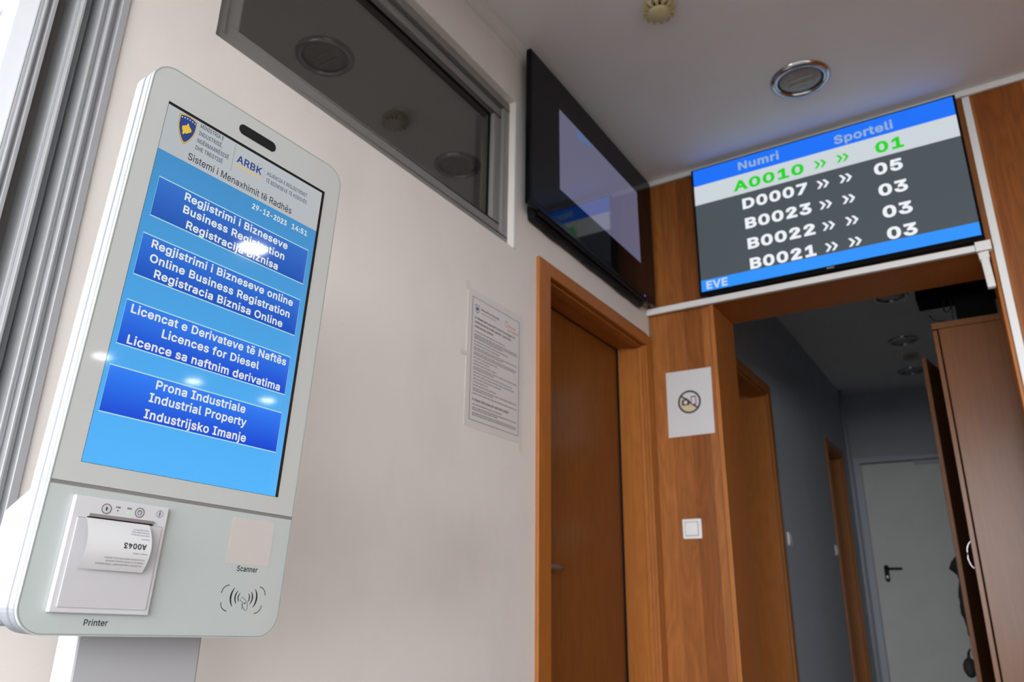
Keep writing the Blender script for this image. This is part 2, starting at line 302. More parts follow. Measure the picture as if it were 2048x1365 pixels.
GLYPHS = '''
,188=38,-119 68,71 137,71 84,-119
-453=337,244 337,188 114,188 114,244
.188=83,-3 73,1 55,18 51,29 51,53 55,64 73,81 83,85 95,87 118,81 128,73 135,64 140,53 140,29 135,18 128,9 118,1 107,-3
0453=227,-7 191,-3 158,7 130,24 105,48 85,77 69,113 57,155 50,202 48,254 50,306 57,353 69,395 85,431 106,461 130,484 159,502 191,512 227,516 262,512 295,502 323,484 348,461 368,431 384,395 396,353 403,306 405,254 403,202 396,155 384,113 368,77 348,48 323,24 295,7 263,-3/227,50 250,52 271,60 290,74 306,92 320,116 330,144 338,176 344,254 338,332 330,365 320,393 306,416 290,435 271,449 250,457 227,460 203,457 182,449 163,435 147,416 134,393 123,365 115,332 109,254 115,176 123,144 134,116 147,92 163,74 182,60 203,52
1453=76,0 76,55 391,55 391,0/276,509 276,0 212,0 212,448 86,358 86,427 198,509
2453=64,0 64,47 319,389 315,405 308,419 287,441 258,455 224,460 188,454 172,447 159,438 148,427 132,398 128,381 127,362 66,362 68,391 75,418 86,442 102,464 121,482 143,496 168,507 196,513 225,516 254,513 281,507 306,497 328,482 346,465 361,445 372,423 379,398 381,372 377,336 363,299 153,60 389,57 389,0
3453=218,-7 188,-5 159,1 133,10 108,22 88,38 70,57 57,79 48,104 44,132 109,132 112,115 118,100 126,87 150,66 165,59 239,51 258,55 291,69 304,80 315,93 323,108 328,125 328,163 316,196 306,211 292,223 275,234 254,241 229,246 201,248 157,248 157,299 288,448 288,452 70,452 70,509 372,509 372,461 211,278 211,289 247,290 279,286 308,276 333,262 354,244 371,222 383,198 391,173 393,145 390,116 383,90 370,66 354,45 333,27 309,12 281,2 251,-5
4453=40,105 40,158 247,509 311,509 109,166 413,163 413,105/282,0 282,318 343,318 343,0
5453=221,-7 192,-5 165,1 140,11 118,25 99,41 83,60 71,82 63,105 60,130 122,130 125,115 130,102 138,89 173,60 188,54 241,51 259,56 276,64 291,75 304,89 314,104 322,122 328,162 326,183 321,203 314,221 303,237 290,251 275,262 257,270 238,275 218,277 139,255 128,246 67,253 96,509 366,509 366,452 151,452 134,301 148,311 194,330 229,334 274,328 294,321 313,311 330,299 345,285 370,251 386,210 390,187 391,163 388,132 381,102 369,76 352,52 332,32 309,15 282,3 253,-4
6453=226,-7 196,-4 168,3 142,15 119,31 100,51 84,74 73,101 66,130 64,162 65,187 80,239 93,268 112,302 252,509 322,509 151,261 145,261 184,302 235,314 265,312 291,305 316,295 337,280 355,262 370,240 380,215 387,187 389,157 387,127 379,98 368,73 352,50 333,30 310,14 284,3 257,-4/226,48 245,50 263,55 279,63 293,73 314,101 322,119 326,137 326,178 322,196 314,213 293,241 279,251 263,259 245,264 207,264 174,252 148,229 138,214 126,179 126,138 131,119 138,102 148,86 160,73 174,63 190,55 207,50
7453=97,0 323,448 323,452 62,452 62,509 391,509 391,449 165,0
8453=226,-7 193,-5 163,1 136,11 111,25 91,42 74,62 62,84 54,109 52,135 53,156 65,195 87,228 101,241 117,252 134,260 153,265 129,276 109,289 93,308 80,330 73,354 70,380 73,405 79,429 90,450 106,469 124,485 146,498 170,508 197,514 226,516 255,514 282,508 306,498 328,485 346,469 361,450 373,429 379,405 382,380 379,354 372,330 359,308 343,289 323,276 300,267 335,252 351,241 365,228 387,195 395,176 401,135 398,109 391,84 378,62 362,42 341,25 317,11 289,1 259,-5/248,50 285,60 313,79 323,91 331,106 335,121 337,139 335,157 330,173 322,189 312,202 283,223 265,230 247,234 206,234 187,230 169,223 140,202 130,189 122,173 117,157 115,139 117,121 121,106 129,91 139,79 167,60 185,54 205,50/260,294 287,308 298,318 307,330 314,344 318,359 318,392 314,407 308,420 299,432 288,442 244,459 208,459 164,442 153,432 138,407 134,392 134,359 138,344 145,330 154,318 165,308 178,300 193,294
9453=226,516 256,513 285,506 310,494 333,478 352,458 368,434 380,408 387,378 389,347 387,322 382,296 373,270 359,240 200,0 130,0 301,248 307,248 232,195 188,197 161,203 137,214 116,229 98,247 83,269 72,294 66,321 64,352 66,382 73,411 85,436 101,459 120,479 143,494 168,506 196,513/207,459 190,454 174,446 148,423 138,407 131,390 125,352 127,331 131,313 138,295 148,280 174,257 207,245 226,243 263,249 279,257 293,267 305,280 322,312 326,330 326,371 322,390 305,422 293,435 279,446 263,454 245,459
:188=83,-3 73,1 55,18 51,29 51,53 55,64 73,81 83,85 95,87 118,81 128,73 135,64 140,53 140,29 135,18 128,9 118,1 107,-3/83,272 63,284 55,294 51,304 51,328 55,339 63,349 73,356 83,360 95,362 118,356 128,349 140,328 140,304 128,284 107,272
A480=16,0 201,509 276,509 463,0 395,0 232,478 245,478 85,0/110,142 110,199 370,199 370,142
B456=60,0 60,509 241,509 274,507 304,501 329,491 350,477 367,461 381,442 390,421 396,398 398,374 397,353 387,320 368,295 315,267 315,262 331,260 347,254 378,234 391,220 402,203 411,184 416,161 418,136 416,111 410,88 400,67 386,48 368,31 344,18 317,8 284,2 247,0/125,57 245,57 281,60 309,67 330,80 344,96 353,115 355,137 354,153 350,169 333,197 320,209 306,218 289,225 248,231 125,231/125,285 238,285 273,290 302,304 314,314 323,326 335,355 336,372 333,393 326,412 313,429 294,442 270,449 240,452 125,452
C510=267,-7 225,-3 186,7 150,25 119,49 92,79 70,115 53,157 44,203 40,254 44,305 53,352 70,393 92,429 119,459 150,484 186,501 225,512 267,516 317,511 362,496 383,485 419,456 435,438 459,397 473,348 408,348 404,365 389,395 267,456 237,453 209,445 184,432 161,414 141,391 125,364 113,332 106,295 103,254 106,213 113,177 125,145 141,117 161,94 184,76 210,63 237,56 267,53 369,90 404,144 408,160 473,160 467,135 459,112 435,71 420,53 383,24 363,13 317,-2 293,-6
D502=219,0 96,0 96,57 215,57 254,60 288,68 318,81 343,99 363,122 379,149 390,181 397,216 399,255 397,294 390,329 379,361 364,388 344,410 320,428 291,441 258,449 221,452 93,452 93,509 225,509 273,505 315,495 353,478 385,455 412,426 433,391 449,351 458,306 462,255 458,205 449,159 433,119 411,83 384,54 351,31 312,14 268,3/125,509 125,0 60,0 60,509
E419=60,0 60,509 372,509 372,452 125,452 125,286 355,286 355,229 125,229 125,57 375,57 375,0
F410=60,0 60,509 369,509 369,452 125,452 125,278 346,278 346,221 125,221 125,0
G520=269,-7 225,-3 185,7 149,25 118,49 91,79 69,116 53,157 43,203 40,254 43,305 53,352 69,393 91,429 117,459 149,484 184,501 223,512 265,516 340,504 384,483 421,453 436,436 460,395 468,373 474,349 408,349 344,436 300,453 265,456 236,453 209,445 183,432 160,414 141,392 125,364 113,332 106,295 103,254 106,213 113,177 125,145 141,117 161,95 184,76 210,63 238,56 269,53 296,55 322,61 345,71 365,85 382,102 396,123 407,147 413,173 415,202 434,199 283,199 283,256 478,256 478,200 475,160 466,124 451,91 431,62 406,38 377,19 344,5 308,-4
H517=60,0 60,509 125,509 125,289 392,289 392,509 457,509 457,0 392,0 392,232 125,232 125,0
I300=31,0 31,57 118,57 118,452 31,452 31,509 269,509 269,452 183,452 183,57 269,57 269,0
J396=185,-7 143,-2 106,11 75,33 52,63 38,100 33,145 33,173 98,173 100,117 108,93 122,74 139,61 160,53 185,50 209,53 230,61 248,74 261,93 269,117 272,145 272,509 336,509 336,145 332,100 318,63 294,33 263,11 227,-2
K467=104,145 104,216 364,509 448,509 231,276/60,0 60,509 125,509 125,0/372,0 188,259 228,309 449,0
L393=60,0 60,509 125,509 125,57 361,57 361,0
M628=60,0 60,509 152,509 322,49 307,49 476,509 568,509 568,0 504,0 507,457 513,457 342,0 286,0 112,457 119,457 122,0
N523=60,0 60,509 136,509 414,55 405,54 399,509 463,509 463,0 387,0 108,452 119,454 125,0
O533=267,-7 225,-3 186,7 150,25 119,49 92,79 70,115 53,157 44,203 40,254 44,305 53,352 70,393 92,429 119,459 150,484 186,501 225,512 267,516 309,512 348,501 384,484 415,459 442,429 464,393 480,352 490,305 493,254 490,203 480,157 464,115 442,79 415,49 384,25 348,7 309,-3/267,53 296,55 324,63 349,76 372,94 392,116 408,144 420,176 428,213 430,254 428,295 420,332 408,365 392,392 372,415 349,433 324,446 296,453 267,456 237,453 210,445 184,433 161,415 142,392 125,364 113,332 106,295 103,254 106,213 113,176 125,144 142,117 161,94 184,76 210,63 237,55
P445=60,0 60,509 235,509 272,506 305,499 332,487 356,471 375,452 390,430 400,404 407,377 409,348 407,318 400,291 390,265 375,243 356,223 332,207 305,195 272,188 235,186 109,186 109,242 233,242 279,248 297,256 312,266 324,279 333,294 339,310 343,328 343,367 333,402 324,416 312,428 297,439 279,446 257,451 125,452 125,0
Q533=245,159 313,159 468,-48 401,-48/267,-7 225,-3 186,7 150,25 119,49 92,79 70,115 53,157 44,203 40,254 44,305 53,352 70,393 92,429 119,459 150,484 186,501 225,512 267,516 309,512 348,501 384,484 415,459 442,429 464,393 480,352 490,305 493,254 490,203 480,157 464,115 442,79 415,49 384,25 348,7 309,-3/267,53 296,55 324,63 349,76 372,94 392,116 408,144 420,176 428,213 430,254 428,295 420,332 408,365 392,392 372,415 349,433 324,446 296,453 267,456 237,453 210,445 184,433 161,415 142,392 125,364 113,332 106,295 103,254 106,213 113,176 125,144 142,117 161,94 184,76 210,63 237,55
R449=60,0 60,509 236,509 273,506 305,500 333,489 356,473 376,455 390,433 401,408 407,381 409,352 407,323 401,296 390,271 376,250 356,232 333,217 305,206 273,200 236,198 96,198 96,255 258,256 280,260 298,267 313,276 325,287 334,300 344,333 344,371 340,389 334,405 325,419 313,430 298,440 258,451 125,452 125,0/353,0 230,229 303,229 428,0
S447=224,-9 188,-7 156,-1 128,9 102,23 81,40 64,60 51,83 42,109 38,137 104,137 108,118 114,102 123,88 150,66 185,53 246,50 267,54 286,60 303,69 317,79 329,92 338,106 344,122 346,139 340,168 322,189 296,205 184,239 145,253 112,269 86,289 67,313 56,341 52,372 54,400 62,425 75,448 92,468 113,484 138,498 165,508 195,514 227,516 259,514 289,508 316,498 340,484 360,468 377,449 390,427 398,403 401,378 337,378 332,402 320,421 302,437 280,449 254,456 225,459 185,454 167,448 152,440 139,430 121,405 115,376 117,359 122,345 359,238 395,198 407,161 408,139 406,112 399,87 386,64 370,43 349,25 323,11 294,0 261,-7
T449=32,452 32,509 417,509 417,452 257,452 257,0 193,0 193,452
U517=259,-8 220,-6 186,2 154,15 126,33 103,55 85,80 71,108 63,140 60,173 60,509 124,509 124,178 126,155 132,133 141,113 153,95 169,80 187,68 208,59 232,53 285,53 309,59 331,68 349,80 364,95 377,113 385,133 391,155 393,178 393,509 457,509 457,173 454,140 446,108 433,80 414,55 391,33 363,15 332,2 297,-6
V480=204,0 16,509 84,509 248,31 235,31 395,509 463,509 278,0
W686=155,0 16,509 82,509 197,40 189,40 306,509 380,509 497,40 488,40 603,509 670,509 530,0 455,0 336,475 350,475 230,0
X474=18,0 217,284 217,236 29,509 104,509 243,292 232,292 374,509 446,509 259,239 259,287 456,0 382,0 230,231 244,231 91,0
Y472=203,0 203,208 16,509 91,509 250,230 224,230 381,509 455,509 268,208 268,0
Z438=42,0 42,46 341,476 348,454 40,452 40,509 397,509 397,462 97,33 90,54 399,57 399,0
a389=160,-9 115,-3 94,5 76,15 60,29 48,45 38,63 32,84 30,108 36,146 43,161 53,174 64,184 257,231 271,240 276,255 275,272 267,297 260,307 240,322 227,327 100,274 41,291 51,313 64,331 79,346 95,358 114,368 271,369 300,350 312,336 322,320 330,301 335,278 337,251 337,0 277,0 277,52 272,52 242,16 215,1 199,-4/170,45 192,47 211,51 242,68 254,80 263,93 270,108 276,138 276,190 103,139 97,130 93,118 96,82 109,64
b424=229,-8 208,-7 189,-3 172,4 147,21 118,59 112,59 112,0 53,0 53,509 114,509 114,319 118,319 137,346 171,373 188,379 207,383 229,384 259,382 287,374 313,361 335,342 354,320 370,293 381,261 388,227 390,189 388,151 381,116 370,84 355,57 336,34 313,16 288,3 260,-6/220,47 242,49 262,55 279,66 294,80 306,97 316,117 323,139 327,163 327,215 323,239 316,261 307,281 295,298 280,311 262,322 243,328 220,330 198,328 178,322 161,312 147,299 134,282 125,263 118,241 114,216 114,162 118,138 125,115 135,95 147,78 162,65 179,55 198,49
c396=207,-8 174,-5 144,3 117,16 93,35 72,58 56,85 44,116 37,150 34,187 37,225 44,260 56,291 72,318 93,341 117,360 144,374 174,382 226,384 330,335 362,277 303,262 207,330 184,328 163,321 145,310 130,296 118,278 108,258 96,187 108,117 118,97 130,80 145,66 163,55 184,49 207,46 304,117 363,102 350,70 331,43
d424=195,-8 165,-6 137,3 111,16 89,34 70,57 55,84 43,116 36,151 34,189 36,227 43,261 55,293 70,320 89,342 112,361 137,374 165,382 196,384 218,383 237,379 253,373 306,319 311,319 311,509 372,509 372,0 313,0 313,59 307,59 266,12 236,-3 217,-7/205,47 226,49 246,55 263,65 278,78 290,95 299,115 306,138 312,189 306,241 300,263 290,282 278,299 263,312 246,322 227,328 205,330 182,328 162,322 145,311 130,298 118,281 108,261 96,189 102,139 109,117 118,97 130,80 145,66 162,55 182,49
e404=212,-8 177,-5 145,3 117,16 92,35 72,58 56,85 44,116 37,150 34,187 36,224 44,258 55,290 71,317 91,340 115,359 142,373 172,382 205,384 246,380 285,366 303,355 319,341 334,324 347,305 357,282 365,256 370,227 371,169 75,169 75,221 338,221 310,202 298,269 277,301 263,314 246,323 227,328 205,330 183,328 164,323 146,313 131,301 109,270 97,231 102,127 110,106 121,88 135,73 151,61 169,53 190,48 212,46 294,82 306,105 365,91 358,72 348,55 335,39 320,26 283,4 261,-3 237,-7
f254=228,379 228,327 6,327 6,379/81,0 82,452 87,470 96,486 107,499 120,510 135,519 169,529 243,521 227,468 178,472 164,468 154,460 147,449 143,435 142,0
g425=207,-151 156,-146 134,-140 114,-132 97,-122 82,-110 59,-84 51,-69 101,-41 169,-93 207,-97 236,-95 261,-87 282,-75 298,-58 308,-34 311,-6 311,68 306,68 287,41 266,23 236,10 217,6 195,5 165,7 138,14 113,27 90,43 71,65 55,90 43,120 36,154 34,191 36,229 43,263 55,293 71,320 90,342 112,361 138,374 166,382 196,384 218,383 237,379 253,373 279,356 308,319 313,319 313,379 372,379 372,-9 370,-40 363,-67 350,-90 334,-109 314,-124 291,-136 265,-144 237,-149/205,59 227,61 246,66 264,75 278,87 290,103 300,121 307,142 311,166 311,219 307,242 300,264 291,283 279,299 264,312 247,322 227,328 205,330 182,328 163,322 145,312 130,298 118,282 102,241 96,193 102,144 109,123 118,104 131,88 145,76 163,66 183,61
h410=114,0 53,0 53,509 114,509 114,287 102,287 116,319 132,344 152,362 175,374 200,382 227,384 252,383 275,377 295,369 313,356 328,340 341,321 350,298 355,271 357,240 357,0 296,0 296,235 293,263 286,286 273,304 256,318 235,326 210,329 192,328 176,324 147,308 136,297 126,283 119,266 115,248
i167=53,0 53,379 114,379 114,0/73,444 63,448 47,463 43,472 41,483 47,504 54,512 84,524 114,512 121,504 125,494 125,472 121,463 105,448 95,444
j167=53,379 114,379 114,-30 108,-72 102,-90 92,-106 80,-119 65,-129 47,-137 -10,-143 -10,-87 18,-85 31,-80 40,-72 47,-61 53,-29/72,444 62,448 53,455 42,472 42,494 53,512 83,524 95,522 114,512 125,494 125,472 114,455 105,448 95,444
k381=110,137 110,212 121,212 284,379 360,379 184,199 177,199/53,0 53,509 114,509 114,0/294,0 148,186 191,229 372,0
l189=112,0 91,8 74,20 62,37 55,59 53,84 53,509 114,509 114,83 120,62 126,57 135,53 167,54 181,3
m610=53,0 53,379 112,379 112,295 108,295 114,314 122,331 132,346 144,358 187,382 219,386 245,383 268,375 287,361 303,342 314,320 321,295 312,295 326,329 350,356 364,366 381,375 398,381 417,385 458,385 478,380 497,372 514,361 529,346 541,328 550,307 555,283 557,255 557,0 496,0 496,254 493,279 485,298 473,313 456,323 438,329 387,326 374,320 353,302 345,290 336,263 335,0 274,0 274,260 272,280 265,297 253,311 238,322 220,328 199,330 171,326 145,312 135,302 126,289 119,274 115,257 114,0
n410=114,0 53,0 53,379 112,379 112,287 102,287 116,319 132,344 152,362 175,374 200,382 227,384 252,383 275,377 295,369 313,356 328,340 341,321 350,298 355,271 357,240 357,0 296,0 296,235 293,263 286,286 273,304 256,318 235,326 210,329 192,328 176,324 147,308 136,297 126,283 119,266 115,248
o415=207,-8 174,-5 144,3 117,16 93,35 72,58 56,85 44,116 37,150 34,187 37,225 44,260 56,291 72,318 93,341 117,360 144,374 174,382 207,384 241,382 271,374 299,360 323,341 343,318 359,291 371,260 379,225 381,187 379,150 371,116 359,85 343,58 323,35 299,16 271,3 241,-5/207,46 231,49 252,55 270,66 285,80 298,97 307,117 314,139 318,163 318,212 314,236 307,258 298,278 285,296 270,310 252,321 231,328 207,330 184,328 163,321 145,310 130,296 118,278 108,258 96,187 108,117 118,97 130,80 145,66 163,55 184,49
p424=53,-143 53,379 112,379 112,319 118,319 137,346 171,373 188,379 207,383 229,384 259,382 287,374 313,361 335,342 354,320 370,293 381,261 388,227 390,189 388,151 381,116 370,84 355,57 336,34 313,16 288,3 260,-6 229,-8 208,-7 189,-3 147,21 118,59 114,59 114,-143/220,47 242,49 262,55 279,66 294,80 306,97 316,117 323,139 327,163 327,215 323,239 316,261 307,281 295,298 280,311 262,322 243,328 220,330 198,328 178,322 161,312 147,299 134,282 125,263 118,241 114,216 114,162 118,138 125,115 135,95 147,78 162,65 179,55 198,49
q424=372,-143 311,-143 311,59 306,59 266,12 236,-3 217,-7 195,-8 165,-6 137,3 111,16 89,34 70,57 55,84 43,116 36,151 34,189 36,227 43,261 55,293 70,320 89,342 112,361 137,374 165,382 196,384 218,383 237,379 253,373 307,319 313,319 313,379 372,379/205,47 226,49 246,55 263,65 278,78 290,95 299,115 306,138 312,189 306,241 300,263 290,282 278,299 263,312 246,322 227,328 205,330 182,328 162,322 145,311 130,298 118,281 108,261 96,189 102,139 109,117 118,97 130,80 145,66 162,55 182,49
r259=53,0 53,379 112,379 112,321 124,339 137,354 152,367 171,377 191,383 240,384 243,322 174,321 159,315 135,296 126,284 119,269 115,254 114,0
s365=157,-7 133,-3 112,3 93,12 76,24 62,38 50,54 41,73 36,94 94,107 101,87 111,72 124,60 141,52 160,47 181,45 206,47 227,53 244,62 258,74 265,88 268,103 262,126 254,136 243,144 149,170 118,180 92,192 72,208 58,227 50,249 47,274 49,295 55,314 65,332 79,347 95,360 115,370 137,378 161,383 212,383 234,379 254,372 271,363 286,352 299,339 318,308 324,290 268,277 254,304 243,316 228,325 210,331 187,333 166,331 147,326 131,317 119,305 111,292 109,277 110,264 115,253 124,243 136,235 261,200 287,187 306,171 320,153 328,131 331,107 329,85 323,65 312,47 298,31 281,18 260,6 236,-2 210,-7
t227=204,379 204,327 6,327 6,379/65,471 126,471 130,70 136,61 144,55 156,51 202,54 213,2 138,-1 113,7 92,21 77,41 68,64 65,93
u410=182,-5 158,-3 135,2 115,11 97,23 82,39 69,59 60,82 54,109 53,379 114,379 114,144 116,117 124,94 137,75 154,61 175,53 200,50 218,51 234,55 263,71 274,83 283,97 290,113 295,132 296,379 357,379 357,0 298,0 298,92 307,92 294,60 277,35 257,17 234,5 209,-3
v389=163,0 17,379 84,379 206,21 184,21 305,379 371,379 226,0
w567=138,0 23,379 87,379 175,41 165,41 252,379 316,379 402,41 391,41 480,379 545,379 429,0 368,0 277,338 291,338 199,0
x379=21,0 171,218 171,171 29,379 100,379 207,206 175,206 282,379 352,379 209,169 209,214 358,0 287,0 173,182 205,182 91,0
y389=47,-139 61,-86 138,-64 163,-1 17,379 84,379 206,21 184,21 305,379 371,379 177,-107 139,-136 125,-141
z380=42,0 42,46 254,320 48,323 48,379 333,379 333,331 126,60 126,56 339,56 339,0
Ë419=60,0 60,509 372,509 372,452 125,452 125,286 355,286 355,229 125,229 125,57 375,57 375,0/290,572 270,577 261,584 255,592 249,612 255,633 261,641 270,648 290,653 310,648 325,633 329,623 329,602 325,592 310,577/146,572 126,577 117,584 111,592 105,612 111,633 117,641 126,648 146,653 166,648 175,641 181,633 185,623 185,602 181,592 175,584 166,577
ë404=212,-8 177,-5 145,3 117,16 92,35 72,58 56,85 44,116 37,150 34,187 36,224 44,258 55,290 71,317 91,340 115,359 142,373 172,382 205,384 246,380 285,366 303,355 319,341 334,324 347,305 357,282 365,256 370,227 371,169 75,169 75,221 338,221 310,202 298,269 277,301 263,314 246,323 227,328 205,330 183,328 164,323 146,313 131,301 109,270 97,231 102,127 110,106 121,88 135,73 151,61 169,53 190,48 212,46 294,82 306,105 365,91 358,72 348,55 335,39 320,26 283,4 261,-3 237,-7/265,444 256,448 247,455 237,472 235,483 237,494 247,512 265,522 286,522 296,518 304,512 311,503 315,494 315,472 311,463 296,448 286,444/122,444 112,448 103,455 93,472 91,483 93,494 103,512 122,522 143,522 161,512 171,494 171,472 161,455 152,448 143,444
'''

def _glyph_table():
    tab = {' ': (188, [])}
    for row in GLYPHS.strip().split('\n'):
        head, body = row[1:].split('=', 1)
        tab[row[0]] = (int(head), [[tuple(map(float, p.split(','))) for p in lp.split(' ')] for lp in body.split('/')])
    return tab
GT = _glyph_table()
def _inside(p, lp):
    x, y = p; r = False
    for i in range(len(lp)):
        (x0, y0), (x1, y1) = lp[i-1], lp[i]
        if (y0 > y) != (y1 > y) and x < (x1-x0)*(y-y0)/(y1-y0)+x0: r = not r
    return r
def _wind(p, lp):
    x, y = p; w = 0
    for i in range(len(lp)):
        (x0, y0), (x1, y1) = lp[i-1], lp[i]
        if (y0 > y) != (y1 > y) and x < (x1-x0)*(y-y0)/(y1-y0)+x0: w += 1 if y1 > y0 else -1
    return w
def _grow(lp, d):
    """move every edge of a loop outwards by d (loop runs counter-clockwise)"""
    out = []; n = len(lp)
    for i in range(n):
        a, b, c = lp[i-1], lp[i], lp[(i+1) % n]
        e1 = (b[0]-a[0], b[1]-a[1]); e2 = (c[0]-b[0], c[1]-b[1])
        l1 = math.hypot(*e1) or 1; l2 = math.hypot(*e2) or 1
        n1 = (e1[1]/l1, -e1[0]/l1); n2 = (e2[1]/l2, -e2[0]/l2)
        k = 1+n1[0]*n2[0]+n1[1]*n2[1]
        if e1[0]*e2[1]-e1[1]*e2[0] > 0 and d > 0: k = max(k, 0.45)
        k = max(k, 0.06)
        out.append((b[0]+(n1[0]+n2[0])/k*d, b[1]+(n1[1]+n2[1])/k*d))
    return out
def _area(lp): return sum(lp[i-1][0]*lp[i][1]-lp[i][0]*lp[i-1][1] for i in range(len(lp)))/2
_font_cache = {}
def glyphs(txt, bold):
    """flat lettering: triangles for a line of text, strokes thickened by bold (in em)"""
    k = (txt, bold)
    if k not in _font_cache:
        V, F, x = [], [], 0.0; d = bold*1000
        for ch in txt:
            ad, loops = GT[ch]
            done = []
            for i, lp in enumerate(loops):
                probe = lp+[((lp[q-1][0]+lp[q][0])/2, (lp[q-1][1]+lp[q][1])/2) for q in range(len(lp))]
                depth = sum(all(_inside(p, o) for p in probe) for j, o in enumerate(loops) if j != i)
                if _area(lp) < 0: lp = lp[::-1]
                lp = _grow(lp, d if depth % 2 == 0 else -d)
                if len(loops) > 1 and min(p[1] for p in loops[i]) > 395: lp = [(p[0], p[1]+1.1*d) for p in lp]
                done.append((depth, lp))
            if done:
                pts, edg = [], []
                for dq, lp in done:
                    b = len(pts); pts += [Vector(p) for p in lp]
                    edg += [(b+q, b+(q+1) % len(lp)) for q in range(len(lp))]
                ov, oe, of, *_r = delaunay_2d_cdt(pts, edg, [], 0, 1e-4)
                b = len(V); V += [((p.x+x)/1000, p.y/1000) for p in ov]
                lps = [lp[::-1] if dq % 2 else lp for dq, lp in done]
                for t in of:
                    c = ((ov[t[0]].x+ov[t[1]].x+ov[t[2]].x)/3, (ov[t[0]].y+ov[t[1]].y+ov[t[2]].y)/3)
                    if sum(_wind(c, lp) for lp in lps) > 0: F.append(tuple(b+j for j in t))
            x += ad+2*d*0.75
        _font_cache[k] = (V, F)
    return _font_cache[k]
CAPH = {}
def cap_height(bold):
    if bold not in CAPH:
        v, f = glyphs('H', bold); CAPH[bold] = (min(p[1] for p in v), max(p[1] for p in v))
    return CAPH[bold]

